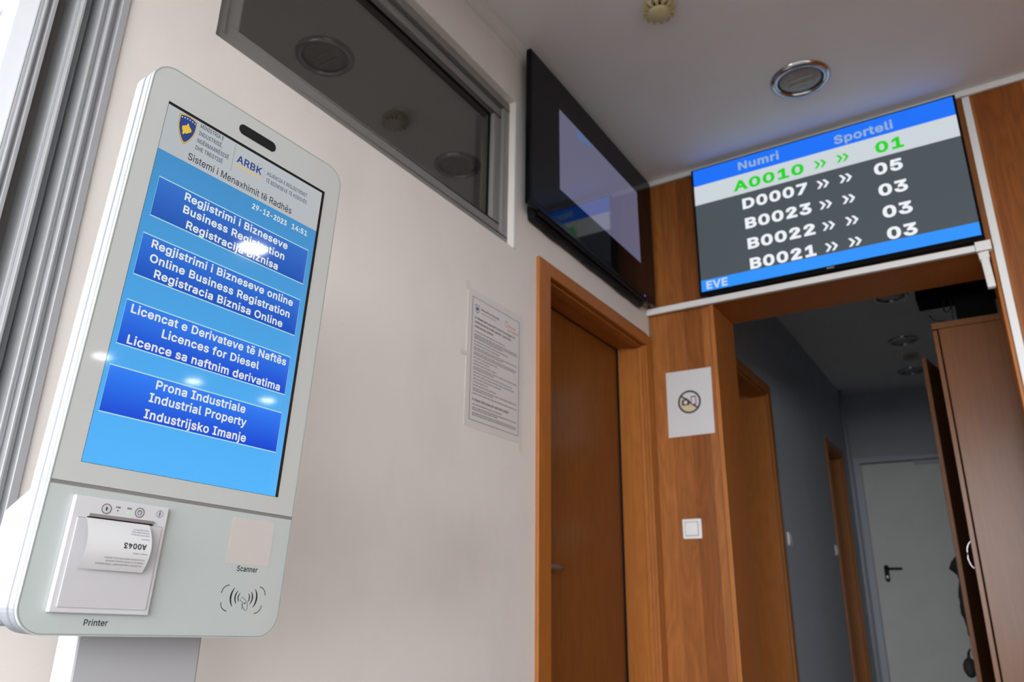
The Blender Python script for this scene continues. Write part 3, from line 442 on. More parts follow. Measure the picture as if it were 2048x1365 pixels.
class MB:
    def __init__(s):
        s.v, s.f, s.m, s.sm = [], [], [], []
    def add(s, verts, faces, m=0, smooth=False):
        n = len(s.v); s.v += [tuple(p) for p in verts]
        for fc in faces:
            s.f.append(tuple(i+n for i in fc)); s.m.append(m); s.sm.append(smooth)
        return s
    def box(s, lo, hi, m=0, fr=ID):
        x0, y0, z0 = lo; x1, y1, z1 = hi
        P = [fr(x, y, z) for z in (z0, z1) for y in (y0, y1) for x in (x0, x1)]
        return s.add(P, [(0, 2, 3, 1), (4, 5, 7, 6), (0, 1, 5, 4), (2, 6, 7, 3), (0, 4, 6, 2), (1, 3, 7, 5)], m)
    def poly(s, pts, c, fr, m=0):
        return s.add([fr(x, y, c) for x, y in pts], [tuple(range(len(pts)))], m)
    def rect(s, a0, a1, b0, b1, c, fr, m=0):
        return s.poly([(a0, b0), (a1, b0), (a1, b1), (a0, b1)], c, fr, m)
    def prism(s, pts, c0, c1, fr, m=0, smooth=False):
        n = len(pts)
        P = [fr(x, y, c0) for x, y in pts] + [fr(x, y, c1) for x, y in pts]
        s.add(P, [tuple(range(n))[::-1], tuple(range(n, 2*n))], m)
        k = len(s.v)-2*n
        for i in range(n):
            j = (i+1) % n
            s.f.append((k+i, k+j, k+n+j, k+n+i)); s.m.append(m); s.sm.append(smooth)
        return s
    def stroke(s, pts, w, c, fr, m=0, closed=False, taper=None):
        n = len(pts); L, R = [], []
        for i in range(n):
            if closed: a, b = pts[i-1], pts[(i+1) % n]
            else: a, b = pts[max(i-1, 0)], pts[min(i+1, n-1)]
            dx, dy = b[0]-a[0], b[1]-a[1]; l = math.hypot(dx, dy) or 1
            ww = w/2*(taper(i/(n-1)) if taper else 1)
            nx, ny = -dy/l*ww, dx/l*ww
            L.append((pts[i][0]+nx, pts[i][1]+ny)); R.append((pts[i][0]-nx, pts[i][1]-ny))
        P = [fr(x, y, c) for x, y in R] + [fr(x, y, c) for x, y in L]
        fs = [(i, (i+1) % n, n+(i+1) % n, n+i) for i in range(n if closed else n-1)]
        return s.add(P, fs, m)
    def disc(s, x, y, r, c, fr, m=0, n=28, ry=None):
        ry = ry or r
        return s.poly([(x+r*math.cos(2*math.pi*i/n), y+ry*math.sin(2*math.pi*i/n)) for i in range(n)], c, fr, m)
    def ring(s, x, y, r, w, c, fr, m=0, n=36):
        return s.stroke([(x+r*math.cos(2*math.pi*i/n), y+r*math.sin(2*math.pi*i/n)) for i in range(n)], w, c, fr, m, True)
    def lathe(s, prof, fr, m=0, n=40, caps=True):
        P = [fr(r*math.cos(2*math.pi*i/n), r*math.sin(2*math.pi*i/n), z) for r, z in prof for i in range(n)]
        fs = [(k*n+i, k*n+(i+1) % n, (k+1)*n+(i+1) % n, (k+1)*n+i) for k in range(len(prof)-1) for i in range(n)]
        s.add(P, fs, m, True)
        if caps:
            b = len(s.v)-len(P)
            s.f.append(tuple(range(b, b+n))[::-1]); s.m.append(m); s.sm.append(False)
            e = b+(len(prof)-1)*n
            s.f.append(tuple(range(e, e+n))); s.m.append(m); s.sm.append(False)
        return s
    def tube(s, path, r, m=0, n=10):
        path = [Vector(p) for p in path]; k = len(path); P = []
        up = Vector((0, 0, 1))
        for i, p in enumerate(path):
            t = (path[min(i+1, k-1)]-path[max(i-1, 0)]).normalized()
            u = t.cross(up)
            if u.length < 1e-3: u = t.cross(Vector((1, 0, 0)))
            u.normalize(); w = u.cross(t)
            P += [p+u*r*math.cos(2*math.pi*j/n)+w*r*math.sin(2*math.pi*j/n) for j in range(n)]
        fs = [(i*n+j, i*n+(j+1) % n, (i+1)*n+(j+1) % n, (i+1)*n+j) for i in range(k-1) for j in range(n)]
        fs += [tuple(range(n))[::-1], tuple(range((k-1)*n, k*n))]
        return s.add(P, fs, m, True)
    def text(s, txt, a0, a1, base, cap, c, fr, m=0, bold=0.0, warp=None, flip=False):
        """lettering whose ink runs from a0 to a1 on the baseline, capitals cap high"""
        v, f = glyphs(txt, bold); lo, hi = cap_height(bold)
        x0 = min(p[0] for p in v); x1 = max(p[0] for p in v)
        sx = (a1-a0)/(x1-x0); sy = cap/(hi-lo)
        pts = [(a0+(x-x0)*sx, base+(y-lo)*sy) for x, y in v]
        if flip:
            cx, cy = (a0+a1)/2, base+cap/2
            pts = [(2*cx-x, 2*cy-y) for x, y in pts]
        P = [warp(x, y) if warp else fr(x, y, c) for x, y in pts]
        return s.add(P, f, m)
    def build(s, name, mats, parent=None, bevel=0.0, seg=2, loc=None):
        org = Vector(parent_origin(parent)) if parent is not None else Vector(loc or (0, 0, 0))
        me = bpy.data.meshes.new(name)
        me.from_pydata([tuple(Vector(p)-org) for p in s.v], [], s.f)
        for mt in (mats if isinstance(mats, (list, tuple)) else [mats]): me.materials.append(mt)
        me.polygons.foreach_set('material_index', s.m)
        me.polygons.foreach_set('use_smooth', s.sm)
        me.update()
        if bevel > 0:
            bm = bmesh.new(); bm.from_mesh(me)
            bmesh.ops.remove_doubles(bm, verts=bm.verts, dist=1e-6)
            bmesh.ops.recalc_face_normals(bm, faces=bm.faces)
            ed = [e for e in bm.edges if len(e.link_faces) == 2 and e.calc_face_angle(0) > 0.6]
            bmesh.ops.bevel(bm, geom=ed, offset=bevel, segments=seg, affect='EDGES', profile=0.5, clamp_overlap=True)
            bm.to_mesh(me); bm.free()
        ob = bpy.data.objects.new(name, me); COL.objects.link(ob)
        if parent is not None:
            ob.parent = parent
        else:
            ob.location = org
        return ob

def parent_origin(p):
    o = Vector((0, 0, 0))
    while p is not None:
        o += Vector(p.location); p = p.parent
    return o

def thing(name, label, cat, loc=(0, 0, 0), group=None):
    o = bpy.data.objects.new(name, None); COL.objects.link(o)
    o.location = loc; o.empty_display_size = 0.05
    o['label'] = label; o['category'] = cat
    if group: o['group'] = group
    return o
def tag(o, label, cat, group=None):
    o['label'] = label; o['category'] = cat
    if group: o['group'] = group
    return o
def struct(o, label=None, cat=None):
    o['kind'] = 'structure'
    if label: o['label'] = label
    if cat: o['category'] = cat
    return o
def copy_thing(src, loc, label, group=None, name=None):
    c = src.copy(); COL.objects.link(c); c.location = loc; c['label'] = label
    if group: c['group'] = group
    for ch in list(src.children):
        d = ch.copy(); COL.objects.link(d); d.parent = c
        for g in list(ch.children):
            e = g.copy(); COL.objects.link(e); e.parent = d
    return c

def rrect(a0, a1, b0, b1, r, n=8):
    out = []
    for cx, cy, s in ((a1-r, b1-r, 0), (a0+r, b1-r, 1), (a0+r, b0+r, 2), (a1-r, b0+r, 3)):
        for i in range(n+1):
            t = math.pi/2*(s+i/n); out.append((cx+r*math.cos(t), cy+r*math.sin(t)))
    return out

# ------------------------------------------------------------------ the shell
LF = Fr((WX, 0, 0), (0, 1, 0), (0, 0, 1), (1, 0, 0))          # white wall: a = Y, b = Z, c = into the room
BF = Fr((0, BY, 0), (1, 0, 0), (0, 0, 1), (0, -1, 0))         # oak wall:  a = X, b = Z, c = into the room
WT = 0.14
W_Y0, W_Y1, W_Z0, W_Z1 = 0.755, 1.935, 1.145, 1.729            # opening of the high window
D_Y0, D_Y1, D_Z = 2.165, 3.045, 1.13                           # opening of the beech door

f = MB(); f.box((-4.3, -1.2, FLOOR-0.1), (7.4, 7.8, FLOOR)); struct(f.build('floor', M['floor']))
f = MB(); f.box((-14, -14, FLOOR-0.16), (14, -1.2, FLOOR-0.02)).box((-14, -1.2, FLOOR-0.16), (-4.3, 14, FLOOR-0.02)); struct(f.build('ground', M['paving']))
f = MB(); f.box((-4.3, 0.56, CEIL), (7.4, 7.8, CEIL+0.2)).box((-1.33, -1.0, CEIL), (7.4, 0.56, CEIL+0.2)); struct(f.build('ceiling', M['ceiling']))

w = MB()
def wl(y0, y1, z0, z1): w.box((y0, z0, -WT), (y1, z1, 0), 0, LF)
wl(0.572, W_Y0, FLOOR, CEIL)
wl(W_Y0, W_Y1, FLOOR, W_Z0); wl(W_Y0, W_Y1, W_Z1, CEIL)
wl(W_Y1, D_Y0-0.02, FLOOR, CEIL)
wl(D_Y0-0.02, D_Y1+0.02, D_Z+0.02, CEIL)
wl(D_Y1+0.02, 3.385, FLOOR, CEIL)
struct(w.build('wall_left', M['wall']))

OX0, OX1, OZ = -0.94, 0.114, 1.285                             # opening to the corridor
w = MB()
w.box((WX, BY, FLOOR), (OX0-0.018, 3.385, CEIL))
w.box((OX0-0.018, BY, OZ+0.012), (OX1+0.012, 3.385, CEIL))
w.box((OX1+0.012, BY, FLOOR), (2.5, 3.385, CEIL))
struct(w.build('wall_back', M['oak']))
# linings of the opening
w = MB(); w.box((OX0-0.018, BY-0.012, FLOOR), (OX0, 3.392, OZ)); struct(w.build('trim_1', M['lining'], bevel=0.002))
w = MB(); w.box((OX1, BY-0.012, FLOOR), (OX1+0.012, 3.392, OZ)); struct(w.build('trim_2', M['lining'], bevel=0.002))
w = MB(); w.box((OX0-0.018, BY-0.006, OZ), (OX1+0.012, 3.392, OZ+0.012)); struct(w.build('trim_3', M['lining'], bevel=0.002))
# white corner strips and cornices
w = MB(); w.box((0.128, BY-0.012, FLOOR), (0.155, BY-0.0005, 1.956)); struct(w.build('trim_4', M['trimwhite'], bevel=0.003))
w = MB(); w.box((WX+0.012, BY-0.016, 1.960), (2.5, BY-0.0005, CEIL)); struct(w.build('trim_5', M['trimwhite'], bevel=0.003))
w = MB(); w.prism([(0.003, 1.931), (0.012, 1.935), (0.012, 1.972), (0.022, 1.985), (0.0, 1.985), (0.0, 1.931)], 0.572, BY, Fr((WX, 0, 0), (1, 0, 0), (0, 0, 1), (0, 1, 0)))
struct(w.build('trim_6', M['cornice']))
w = MB(); w.box((WX+0.0005, BY-0.003, FLOOR), (WX+0.0035, BY-0.0005, 1.29)); struct(w.build('trim_7', M['frame_grey']))

# corridor
CX0, CX1, CY1 = -1.14, 0.42, 7.68
w = MB()
def wc(y0, y1, z0, z1): w.box((CX0-0.12, y0, z0), (CX0, y1, z1))
C1a, C1b, C2a, C2b, CZ = 3.95, 4.72, 6.52, 7.14, 1.29
wc(3.385, C1a, FLOOR, CEIL); wc(C1a, C1b, CZ, CEIL); wc(C1b, C2a, FLOOR, CEIL); wc(C2a, C2b, CZ, CEIL); wc(C2b, CY1, FLOOR, CEIL)
struct(w.build('wall_corridor_left', M['corridor']))
w = MB(); w.box((CX1, 3.385, FLOOR), (CX1+0.1, CY1, CEIL)); struct(w.build('wall_corridor_right', M['corridor']))
w = MB(); w.box((CX0-0.12, CY1, FLOOR), (CX1+0.1, CY1+0.1, CEIL)); struct(w.build('wall_corridor_end', M['corridor']))
# rooms behind the corridor doors, hall to the right, office behind the white wall
w = MB(); w.box((-2.2, 3.395, FLOOR), (-2.1, CY1+0.1, CEIL)); struct(w.build('wall_side_room', M['corridor']))
w = MB(); w.box((1.0, 1.95, FLOOR), (1.1, BY, CEIL)); struct(w.build('blocker_wall_right', M['oak']))  # unseen oak wall, added to keep the hall's bounce off the ceiling
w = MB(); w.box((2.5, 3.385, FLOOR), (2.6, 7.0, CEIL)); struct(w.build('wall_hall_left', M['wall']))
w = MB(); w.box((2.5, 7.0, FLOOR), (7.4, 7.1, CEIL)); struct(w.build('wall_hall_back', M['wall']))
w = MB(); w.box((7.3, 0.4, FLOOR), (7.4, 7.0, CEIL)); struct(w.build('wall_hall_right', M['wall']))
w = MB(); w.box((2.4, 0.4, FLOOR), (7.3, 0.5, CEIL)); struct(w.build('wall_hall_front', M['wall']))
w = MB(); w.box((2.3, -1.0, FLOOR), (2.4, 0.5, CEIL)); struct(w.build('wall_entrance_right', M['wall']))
w = MB(); w.box((-4.3, 0.57, FLOOR), (-4.2, 3.39, CEIL)); struct(w.build('wall_office_far', M['corridor']))
w = MB(); w.box((-4.3, 3.29, FLOOR), (WX-WT, 3.385, CEIL)); struct(w.build('wall_office_back', M['corridor']))
w = MB(); w.box((-4.19, 0.58, FLOOR+0.0005), (-1.41, 3.28, FLOOR+0.012)); struct(w.build('floor_office', plain('office_floor_pale', (0.55, 0.50, 0.44), 0.5)))
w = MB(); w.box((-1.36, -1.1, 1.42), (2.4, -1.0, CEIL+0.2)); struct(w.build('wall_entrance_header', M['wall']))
# outer face of the office, seen through the glazing beside the entrance
w = MB()
w.box((-4.3, 0.50, FLOOR), (-2.55, 0.57, CEIL+0.2)); w.box((-1.9, 0.50, FLOOR), (-1.40, 0.57, CEIL+0.2))
w.box((-2.55, 0.50, FLOOR), (-1.9, 0.57, -0.4)); w.box((-2.55, 0.50, 0.55), (-1.9, 0.57, CEIL+0.2))
for k in range(26):
    z = 0.2+k*0.07
    w.box((-1.885, 0.492, z), (-1.45, 0.4995, z+0.012), 1)
struct(w.build('wall_facade', [M['facade'], plain('facade_groove', (0.5, 0.52, 0.6), 0.7)]))

# ------------------------------------------------------------------ high window in the white wall (window_1)
win = thing('window_1', 'high grey-framed interior window above the kiosk', 'window', (WX, 1.35, W_Z0)); win['kind'] = 'structure'
def ring_frame(mb, y0, y1, z0, z1, wd, c0, c1, m=0):
    mb.box((y0, z0, c0), (y1, z0+wd, c1), m, LF); mb.box((y0, z1-wd, c0), (y1, z1, c1), m, LF)
    mb.box((y0, z0+wd, c0), (y0+wd, z1-wd, c1), m, LF); mb.box((y1-wd, z0+wd, c0), (y1, z1-wd, c1), m, LF)
m_ = MB(); ring_frame(m_, W_Y0, W_Y1, W_Z0, W_Z1, 0.036, -0.085, -0.022); m_.build('window_frame', M['frame_grey'], win, bevel=0.004)
m_ = MB(); ring_frame(m_, W_Y0+0.038, W_Y1-0.038, W_Z0+0.038, W_Z1-0.038, 0.040, -0.085, -0.034); m_.build('window_sash', M['frame_grey'], win, bevel=0.006)
m_ = MB(); ring_frame(m_, W_Y0+0.0785, W_Y1-0.0785, W_Z0+0.0785, W_Z1-0.0785, 0.0025, -0.059, -0.050); m_.build('window_gasket', M['black'], win)
m_ = MB(); m_.box((W_Y0+0.0785, W_Z0+0.0785, -0.066), (W_Y1-0.0785, W_Z1-0.0785, -0.060), 0, LF); m_.build('window_pane', M['panegrey'], win)
m_ = MB(); m_.box((W_Y1, W_Z0, 0.0005), (W_Y1+0.013, W_Z1+0.008, 0.004), 0, LF); m_.box((W_Y0, W_Z1, 0.0005), (W_Y1, W_Z1+0.008, 0.004), 0, LF); m_.build('window_edge_bead', M['whitep'], win)

# ------------------------------------------------------------------ glazing beside the entrance (window_2)
gl = thing('window_2', 'aluminium framed glazing at the end of the white wall', 'window', (WX, 0.5, FLOOR)); gl['kind'] = 'structure'
XY = Fr((0, 0, 0), (1, 0, 0), (0, 1, 0), (0, 0, 1))
def strip(mb, x, y0, y1, xb=-1.36, m=0): mb.box((xb, y0, FLOOR), (x, y1, CEIL), m)
m_ = MB()
strip(m_, -1.244, 0.5575, 0.5715); strip(m_, -1.262, 0.5465, 0.5575); strip(m_, -1.248, 0.5415, 0.5465); strip(m_, -1.264, 0.533, 0.5415); strip(m_, -1.256, 0.529, 0.533)
m_.build('outer_frame', M['alu'], gl, bevel=0.0012)
m_ = MB(); strip(m_, -1.30, 0.5255, 0.529, -1.36); m_.build('gasket', M['black'], gl)
m_ = MB(); strip(m_, -1.292, 0.509, 0.5253, -1.36); m_.build('mullion_web', plain('grey_profile_web', (0.20, 0.205, 0.215), 0.45), gl)
m_ = MB(); strip(m_, -1.272, 0.5045, 0.509, -1.36); strip(m_, -1.262, 0.4995, 0.5045); strip(m_, -1.274, 0.494, 0.4995); m_.build('mullion_lip', M['alu'], gl, bevel=0.001)
m_ = MB(); strip(m_, -1.32, 0.466, 0.494, -1.36); m_.build('rebate', M['aludark'], gl)
m_ = MB(); strip(m_, -1.276, 0.459, 0.466); strip(m_, -1.288, 0.4525, 0.459); strip(m_, -1.278, 0.4485, 0.4525); strip(m_, -1.286, 0.444, 0.4485); m_.build('inner_frame', M['alu'], gl, bevel=0.001)
m_ = MB(); strip(m_, -1.286, 0.409, 0.4438, -1.34); m_.build('sash', M['sashwhite'], gl, bevel=0.003)
m_ = MB(); m_.box((-1.32, -0.96, FLOOR+0.04), (-1.314, 0.409, CEIL-0.02)); m_.build('pane', M['pane'], gl)
m_ = MB(); m_.box((-1.34, -0.96, FLOOR), (-1.29, 0.409, FLOOR+0.06)); m_.box((-1.34, -1.0, FLOOR), (-1.29, -0.94, CEIL)); m_.build('far_sash', M['sashwhite'], gl)

# ------------------------------------------------------------------ doors
def handle(parent, mat, p, fr, s=1, lever=0.115, name='handle', plate=True):
    """lever handle at point p=(a,b) on plane fr"""
    a, b = p
    hb = MB()
    if plate:
        hb.prism(rrect(a-0.02, a+0.02, b-0.11, b+0.035, 0.019, 6), 0.0, 0.008, fr)
        hb.prism([(a+0.012*math.cos(t*math.pi/6), b+0.012*math.sin(t*math.pi/6)) for t in range(12)], 0.008, 0.045, fr)
    hb.tube([fr(a, b, 0.045), fr(a+s*lever*0.5, b, 0.05), fr(a+s*lever, b, 0.048)], 0.010)
    h = hb.build(name, mat, parent, bevel=0.0)
    return h
# beech door (door_1)
d1 = thing('door_1', 'beech door in a deep beech frame in the white wall', 'door', (WX, 2.6, FLOOR)); d1['kind'] = 'structure'
m_ = MB()
m_.box((D_Y0-0.075, FLOOR, 0.0005), (D_Y0+0.004, D_Z+0.047, 0.014), 0, LF)
m_.box((D_Y1-0.004, FLOOR, 0.0005), (3.098, D_Z+0.047, 0.014), 0, LF)
m_.box((D_Y0+0.004, D_Z-0.004, 0.0005), (D_Y1-0.004, D_Z+0.047, 0.014), 0, LF)
m_.build('casing', M['lining'], d1, bevel=0.003)
m_ = MB()
m_.box((D_Y0-0.018, FLOOR, -0.138), (D_Y0, D_Z, 0.0), 0, LF); m_.box((D_Y1, FLOOR, -0.138), (D_Y1+0.018, D_Z, 0.0), 0, LF)
m_.box((D_Y0-0.018, D_Z, -0.138), (D_Y1+0.018, D_Z+0.018, 0.0), 0, LF)
m_.box((D_Y0, FLOOR, -0.125), (D_Y0+0.012, D_Z-0.012, -0.052), 0, LF); m_.box((D_Y1-0.008, FLOOR, -0.03), (D_Y1, D_Z, -0.012), 0, LF)
m_.box((D_Y0, D_Z-0.010, -0.05), (D_Y1-0.008, D_Z, -0.012), 0, LF)
m_.build('jamb', M['lining'], d1, bevel=0.0015)
m_ = MB(); m_.box((D_Y0-0.012, FLOOR+0.004, -0.178), (D_Y1+0.012, D_Z+0.012, -0.139), 0, LF); leaf = m_.build('door_leaf', M['beech'], d1, bevel=0.002)
m_ = MB(); m_.box((D_Y1-0.006, FLOOR+0.004, -0.1385), (D_Y1-0.0005, D_Z-0.001, -0.1300), 0, LF); m_.box((D_Y0+0.012, D_Z-0.004, -0.1385), (D_Y1-0.006, D_Z-0.0005, -0.134), 0, LF); m_.build('door_seal', M['black'], d1)
hb = MB(); LH = Fr((WX-0.139, 0, 0), (0, 1, 0), (0, 0, 1), (1, 0, 0))
hb.prism(rrect(2.300, 2.338, 0.02, 0.19, 0.018, 6), 0, 0.007, LH)
hb.tube([LH(2.319, 0.135, 0.005), LH(2.319, 0.135, 0.045), LH(2.36, 0.135, 0.05), LH(2.43, 0.135, 0.048)], 0.009)
hb.build('handle', M['dull'], leaf)

# corridor doors (door_2, door_3): deep frames in the corridor's long wall
def corridor_door(name, label, ya, yb):
    d = thing(name, label, 'door', (CX0, (ya+yb)/2, FLOOR)); d['kind'] = 'structure'
    F = Fr((CX0, 0, 0), (0, 1, 0), (0, 0, 1), (1, 0, 0))
    k = MB(); k.box((ya-0.06, FLOOR, 0.001), (ya+0.003, CZ+0.055, 0.014), 0, F); k.box((yb-0.003, FLOOR, 0.001), (yb+0.06, CZ+0.055, 0.014), 0, F); k.box((ya+0.003, CZ-0.003, 0.001), (yb-0.003, CZ+0.055, 0.014), 0, F)
    k.build('casing', M['lining'], d, bevel=0.002)
    k = MB(); k.box((ya, FLOOR, -0.24), (ya+0.018, CZ-0.019, 0), 0, F); k.box((yb-0.018, FLOOR, -0.24), (yb, CZ-0.019, 0), 0, F); k.box((ya, CZ-0.018, -0.24), (yb, CZ, 0), 0, F)
    k.build('jamb', M['lining'], d, bevel=0.001)
    k = MB(); k.box((ya+0.019, FLOOR+0.005, -0.24), (yb-0.019, CZ-0.02, -0.20), 0, F); lf = k.build('door_leaf', M['beech'], d)
    HF = Fr((CX0-0.20, 0, 0), (0, 1, 0), (0, 0, 1), (1, 0, 0))
    handle(lf, M['dull'], (ya+0.08, 0.13), HF)
corridor_door('door_2', 'first beech door frame along the corridor wall', C1a, C1b)
corridor_door('door_3', 'beech door frame deeper in the corridor, beside the end wall', C2a, C2b)
# metal end door (door_4)
d4 = thing('door_4', 'grey metal door at the end of the corridor', 'door', (-0.6, CY1, FLOOR)); d4['kind'] = 'structure'
EF = Fr((0, CY1, 0), (1, 0, 0), (0, 0, 1), (0, -1, 0))
k = MB(); k.box((-1.12, FLOOR, 0.001), (-1.065, 1.355, 0.03), 0, EF); k.box((-0.14, FLOOR, 0.001), (-0.085, 1.355, 0.03), 0, EF); k.box((-1.065, 1.31, 0.001), (-0.14, 1.355, 0.03), 0, EF)
k.build('door_frame', M['metalframe'], d4, bevel=0.004)
k = MB(); k.box((-1.058, FLOOR+0.006, 0.002), (-0.147, 1.300, 0.022), 0, EF); lf = k.build('door_leaf', M['metaldoor'], d4, bevel=0.003)
k = MB(); k.box((-1.064, 1.300, 0.0015), (-0.141, 1.309, 0.008), 0, EF); k.build('seal', M['black'], d4)
handle(lf, M['black'], (-0.965, 0.37), Fr((0, CY1-0.022, 0), (1, 0, 0), (0, 0, 1), (0, -1, 0)), 1, 0.13)
k = MB(); k.prism([(-0.965+0.009*math.cos(t*math.pi/8), 0.302+0.013*math.sin(t*math.pi/8)) for t in range(16)], 0.0085, 0.012, Fr((0, CY1-0.022, 0), (1, 0, 0), (0, 0, 1), (0, -1, 0))); k.build('lock_cylinder', M['chrome'], lf)
k = MB(); k.box((-0.62, 1.262, 0.0225), (-0.36, 1.298, 0.06), 0, EF); k.build('door_closer', M['metalframe'], d4, bevel=0.006)
k = MB(); k.tube([(CX0+0.016, CY1-0.2, FLOOR+0.002), (CX0+0.016, CY1-0.2, CEIL-0.002)], 0.013); struct(k.build('trim_8', M['metalframe']))

# ------------------------------------------------------------------ queue kiosk
Q1 = Vector((0.0570, 0.9980, -0.0285)); Q2 = Vector((0.0237, 0.0272, 0.9993)); Q0 = Vector((0.9981, -0.0576, -0.0221))
KF = Fr(Q0*-0.88, Q1, Q2, Q0)                                   # a = along the face, b = up, c = out of the face
kiosk = thing('queue_kiosk', 'tall white self-service ticket kiosk with a blue touch screen and printer', 'kiosk', (-0.955, 0.62, FLOOR))
S0, S1, T0, T1 = 0.366, 0.6905, -0.0425, 0.6695
k = MB()
prof = [(0.0035, -0.0042), (0.0, -0.008), (0.0, -0.018), (0.0025, -0.0195), (0.0025, -0.0215), (0.0, -0.023), (0.0, -0.040), (0.004, -0.046)]
rings = []
for ins, c in prof:
    rings.append([KF(x, y, c) for x, y in rrect(S0+ins, S1-ins, T0+ins, T1-ins, 0.030-ins, 10)])
n = len(rings[0]); P = [p for r in rings for p in r]
fs = [(i*n+j, (i+1)*n+j, (i+1)*n+(j+1) % n, i*n+(j+1) % n) for i in range(len(rings)-1) for j in range(n)]
fs += [tuple(range(n)), tuple(range((len(rings)-1)*n, len(rings)*n))[::-1]]
k.add(P, fs, 0, False)
k.build('head_housing', M['k_house'], kiosk)
k = MB(); k.prism([(-0.0465, 0.112), (-0.106, 0.086), (-0.106, -0.020), (-0.098, -0.036), (-0.0465, -0.036)], -(S1-0.010), -(S0+0.004), Fr(KF.o, KF.c, KF.b, -KF.a)); k.build('printer_housing', M['k_house'], kiosk, bevel=0.006)
# glass front: rounded plate over the screen, second plate under the separator
fullp = rrect(S0, S1, T0, T1, 0.030, 10)
SEP = 0.1126
up = [p for p in fullp if p[1] > SEP]; lo_ = [p for p in fullp if p[1] < SEP]
ui = sorted(range(len(fullp)), key=lambda i: i)
upper = [p for p in rrect(S0, S1, SEP+0.0022, T1, 0.030, 10) if p[1] > T1-0.031] + [(S0, SEP+0.0022), (S1, SEP+0.0022)]
lower = [(S1, SEP-0.0022), (S0, SEP-0.0022)] + [p for p in rrect(S0, S1, T0, SEP, 0.030, 10) if p[1] < T0+0.031]
k = MB(); k.prism(upper, -0.004, 0.0, KF); gls = k.build('front_glass', M['k_glass'], kiosk)
k = MB(); k.prism(lower, -0.004, 0.0, KF); low = k.build('lower_panel', M['k_lower'], kiosk)
k = MB(); k.box((S0+0.001, SEP-0.0021, -0.004), (S1-0.001, SEP+0.0021, -0.0008), 0, KF); k.build('separator_strip', M['k_sep'], kiosk)
k = MB(); k.prism(rrect(0.4975, 0.561, 0.6325, 0.6485, 0.0078, 8), 0.0001, 0.0006, KF); k.build('camera_window', M['e_black'], kiosk)

k = MB(); k.stroke(rrect(S0+0.0016, S1-0.0016, T0+0.0016, T1-0.0016, 0.0285, 12), 0.0011, 0.00015, KF, 0, True); k.build('glass_edge', M['k_glassedge'], kiosk)
# screen
k = MB(); k.box((0.3935, 0.1375, 0.0001), (0.6605, 0.6180, 0.0004), 0, KF)
scr = k.build('screen', M['e_black'], kiosk)
PX0, PX1, PZ0, PZ1 = 0.3938, 0.6556, 0.1378, 0.6135
HB = 0.5455
k = MB(); k.rect(PX0, PX1, PZ0, HB, 0.0006, KF); k.build('screen_background', M['e_bg'], scr)
k = MB(); C1 = 0.0008
k.rect(PX0, PX1, HB, PZ1, 0.0006, KF, 0)
# emblem: blue shield with a yellow map and six white stars
def shield(g):
    cx, tp, bt, hw = 0.4240, 0.6130, 0.5683, 0.0131
    pts = [(cx-hw, tp-0.0035), (cx-hw*0.55, tp-0.0012), (cx, tp), (cx+hw*0.55, tp-0.0012), (cx+hw, tp-0.0035)]
    pts += [(cx+hw*0.98, tp-0.018), (cx+hw*0.86, tp-0.026), (cx+hw*0.62, tp-0.034), (cx+hw*0.3, tp-0.041), (cx, bt),
            (cx-hw*0.3, tp-0.041), (cx-hw*0.62, tp-0.034), (cx-hw*0.86, tp-0.026), (cx-hw*0.98, tp-0.018)]
    mx, my = cx, 0.594
    return [(mx+(x-mx)*g, my+(y-my)*g) for x, y in pts[::-1]]
k.poly(shield(1.0)[::-1], 0.0008, KF, 2); k.poly(shield(0.955)[::-1], 0.0010, KF, 3); k.poly(shield(0.89)[::-1], 0.0012, KF, 4)
mp = [(-4, 3), (-1, 5), (0, 9), (2, 8), (3, 5), (6, 3), (8, -1), (6, -4), (4, -5), (2, -8), (-2, -9), (-3, -12), (-5, -11), (-5, -7), (-7, -3), (-7, 1)]
k.poly([(0.4238+x*0.00092, 0.5925+y*0.00092) for x, y in mp][::-1], 0.0014, KF, 3)
for i in range(6):
    x = 0.4145+i*0.0038; y = 0.6055+0.0016*math.sin(math.pi*i/5)
    star = [(x+(0.0013 if j % 2 == 0 else 0.0006)*math.sin(j*math.pi/5), y+(0.0013 if j % 2 == 0 else 0.0006)*math.cos(j*math.pi/5)) for j in range(10)]
    k.poly(star[::-1], 0.0014, KF, 1)
def kt(txt, a0, a1, b, cap, m, bold=0.0, c=C1): k.text(txt, a0, a1, b, cap, c, KF, m, bold)
kt('MINISTRIA E', 0.4421, 0.4778, 0.6053, 0.0062, 6, 0.014); kt('INDUSTRISË,', 0.4418, 0.4782, 0.5938, 0.0062, 6, 0.014)
kt('NDËRMARRËSISË', 0.4416, 0.4906, 0.5820, 0.0062, 6, 0.014); kt('DHE TREGTISË', 0.4413, 0.4830, 0.5708, 0.0062, 6, 0.014)
k.rect(0.4969, 0.4977, 0.5674, 0.6115, C1, KF, 7)
kt('ARBK', 0.5033, 0.5454, 0.5857, 0.0118, 4, 0.022)
k.rect(0.5038, 0.5440, 0.5802, 0.5820, C1, KF, 3)
for i in range(7):
    t = math.radians(115-i*24); k.disc(0.5410+0.0085*math.cos(t), 0.5915+0.0105*math.sin(t), 0.0007, C1, KF, 7, 8)
kt('AGJENCIA E REGJISTRIMIT', 0.5539, 0.6287, 0.5913, 0.0062, 6, 0.012); kt('TË BIZNESEVE TË KOSOVËS', 0.5541, 0.6298, 0.5800, 0.0062, 6, 0.012)
kt('Sistemi i Menaxhimit të Radhës', 0.4342, 0.6057, 0.5510, 0.0105, 5, 0.008)
k.build('screen_header', [M['e_head'], M['e_white'], M['e_bord'], M['e_map'], M['e_navy'], M['e_dark'], M['e_slate'], M['e_grey']], scr)
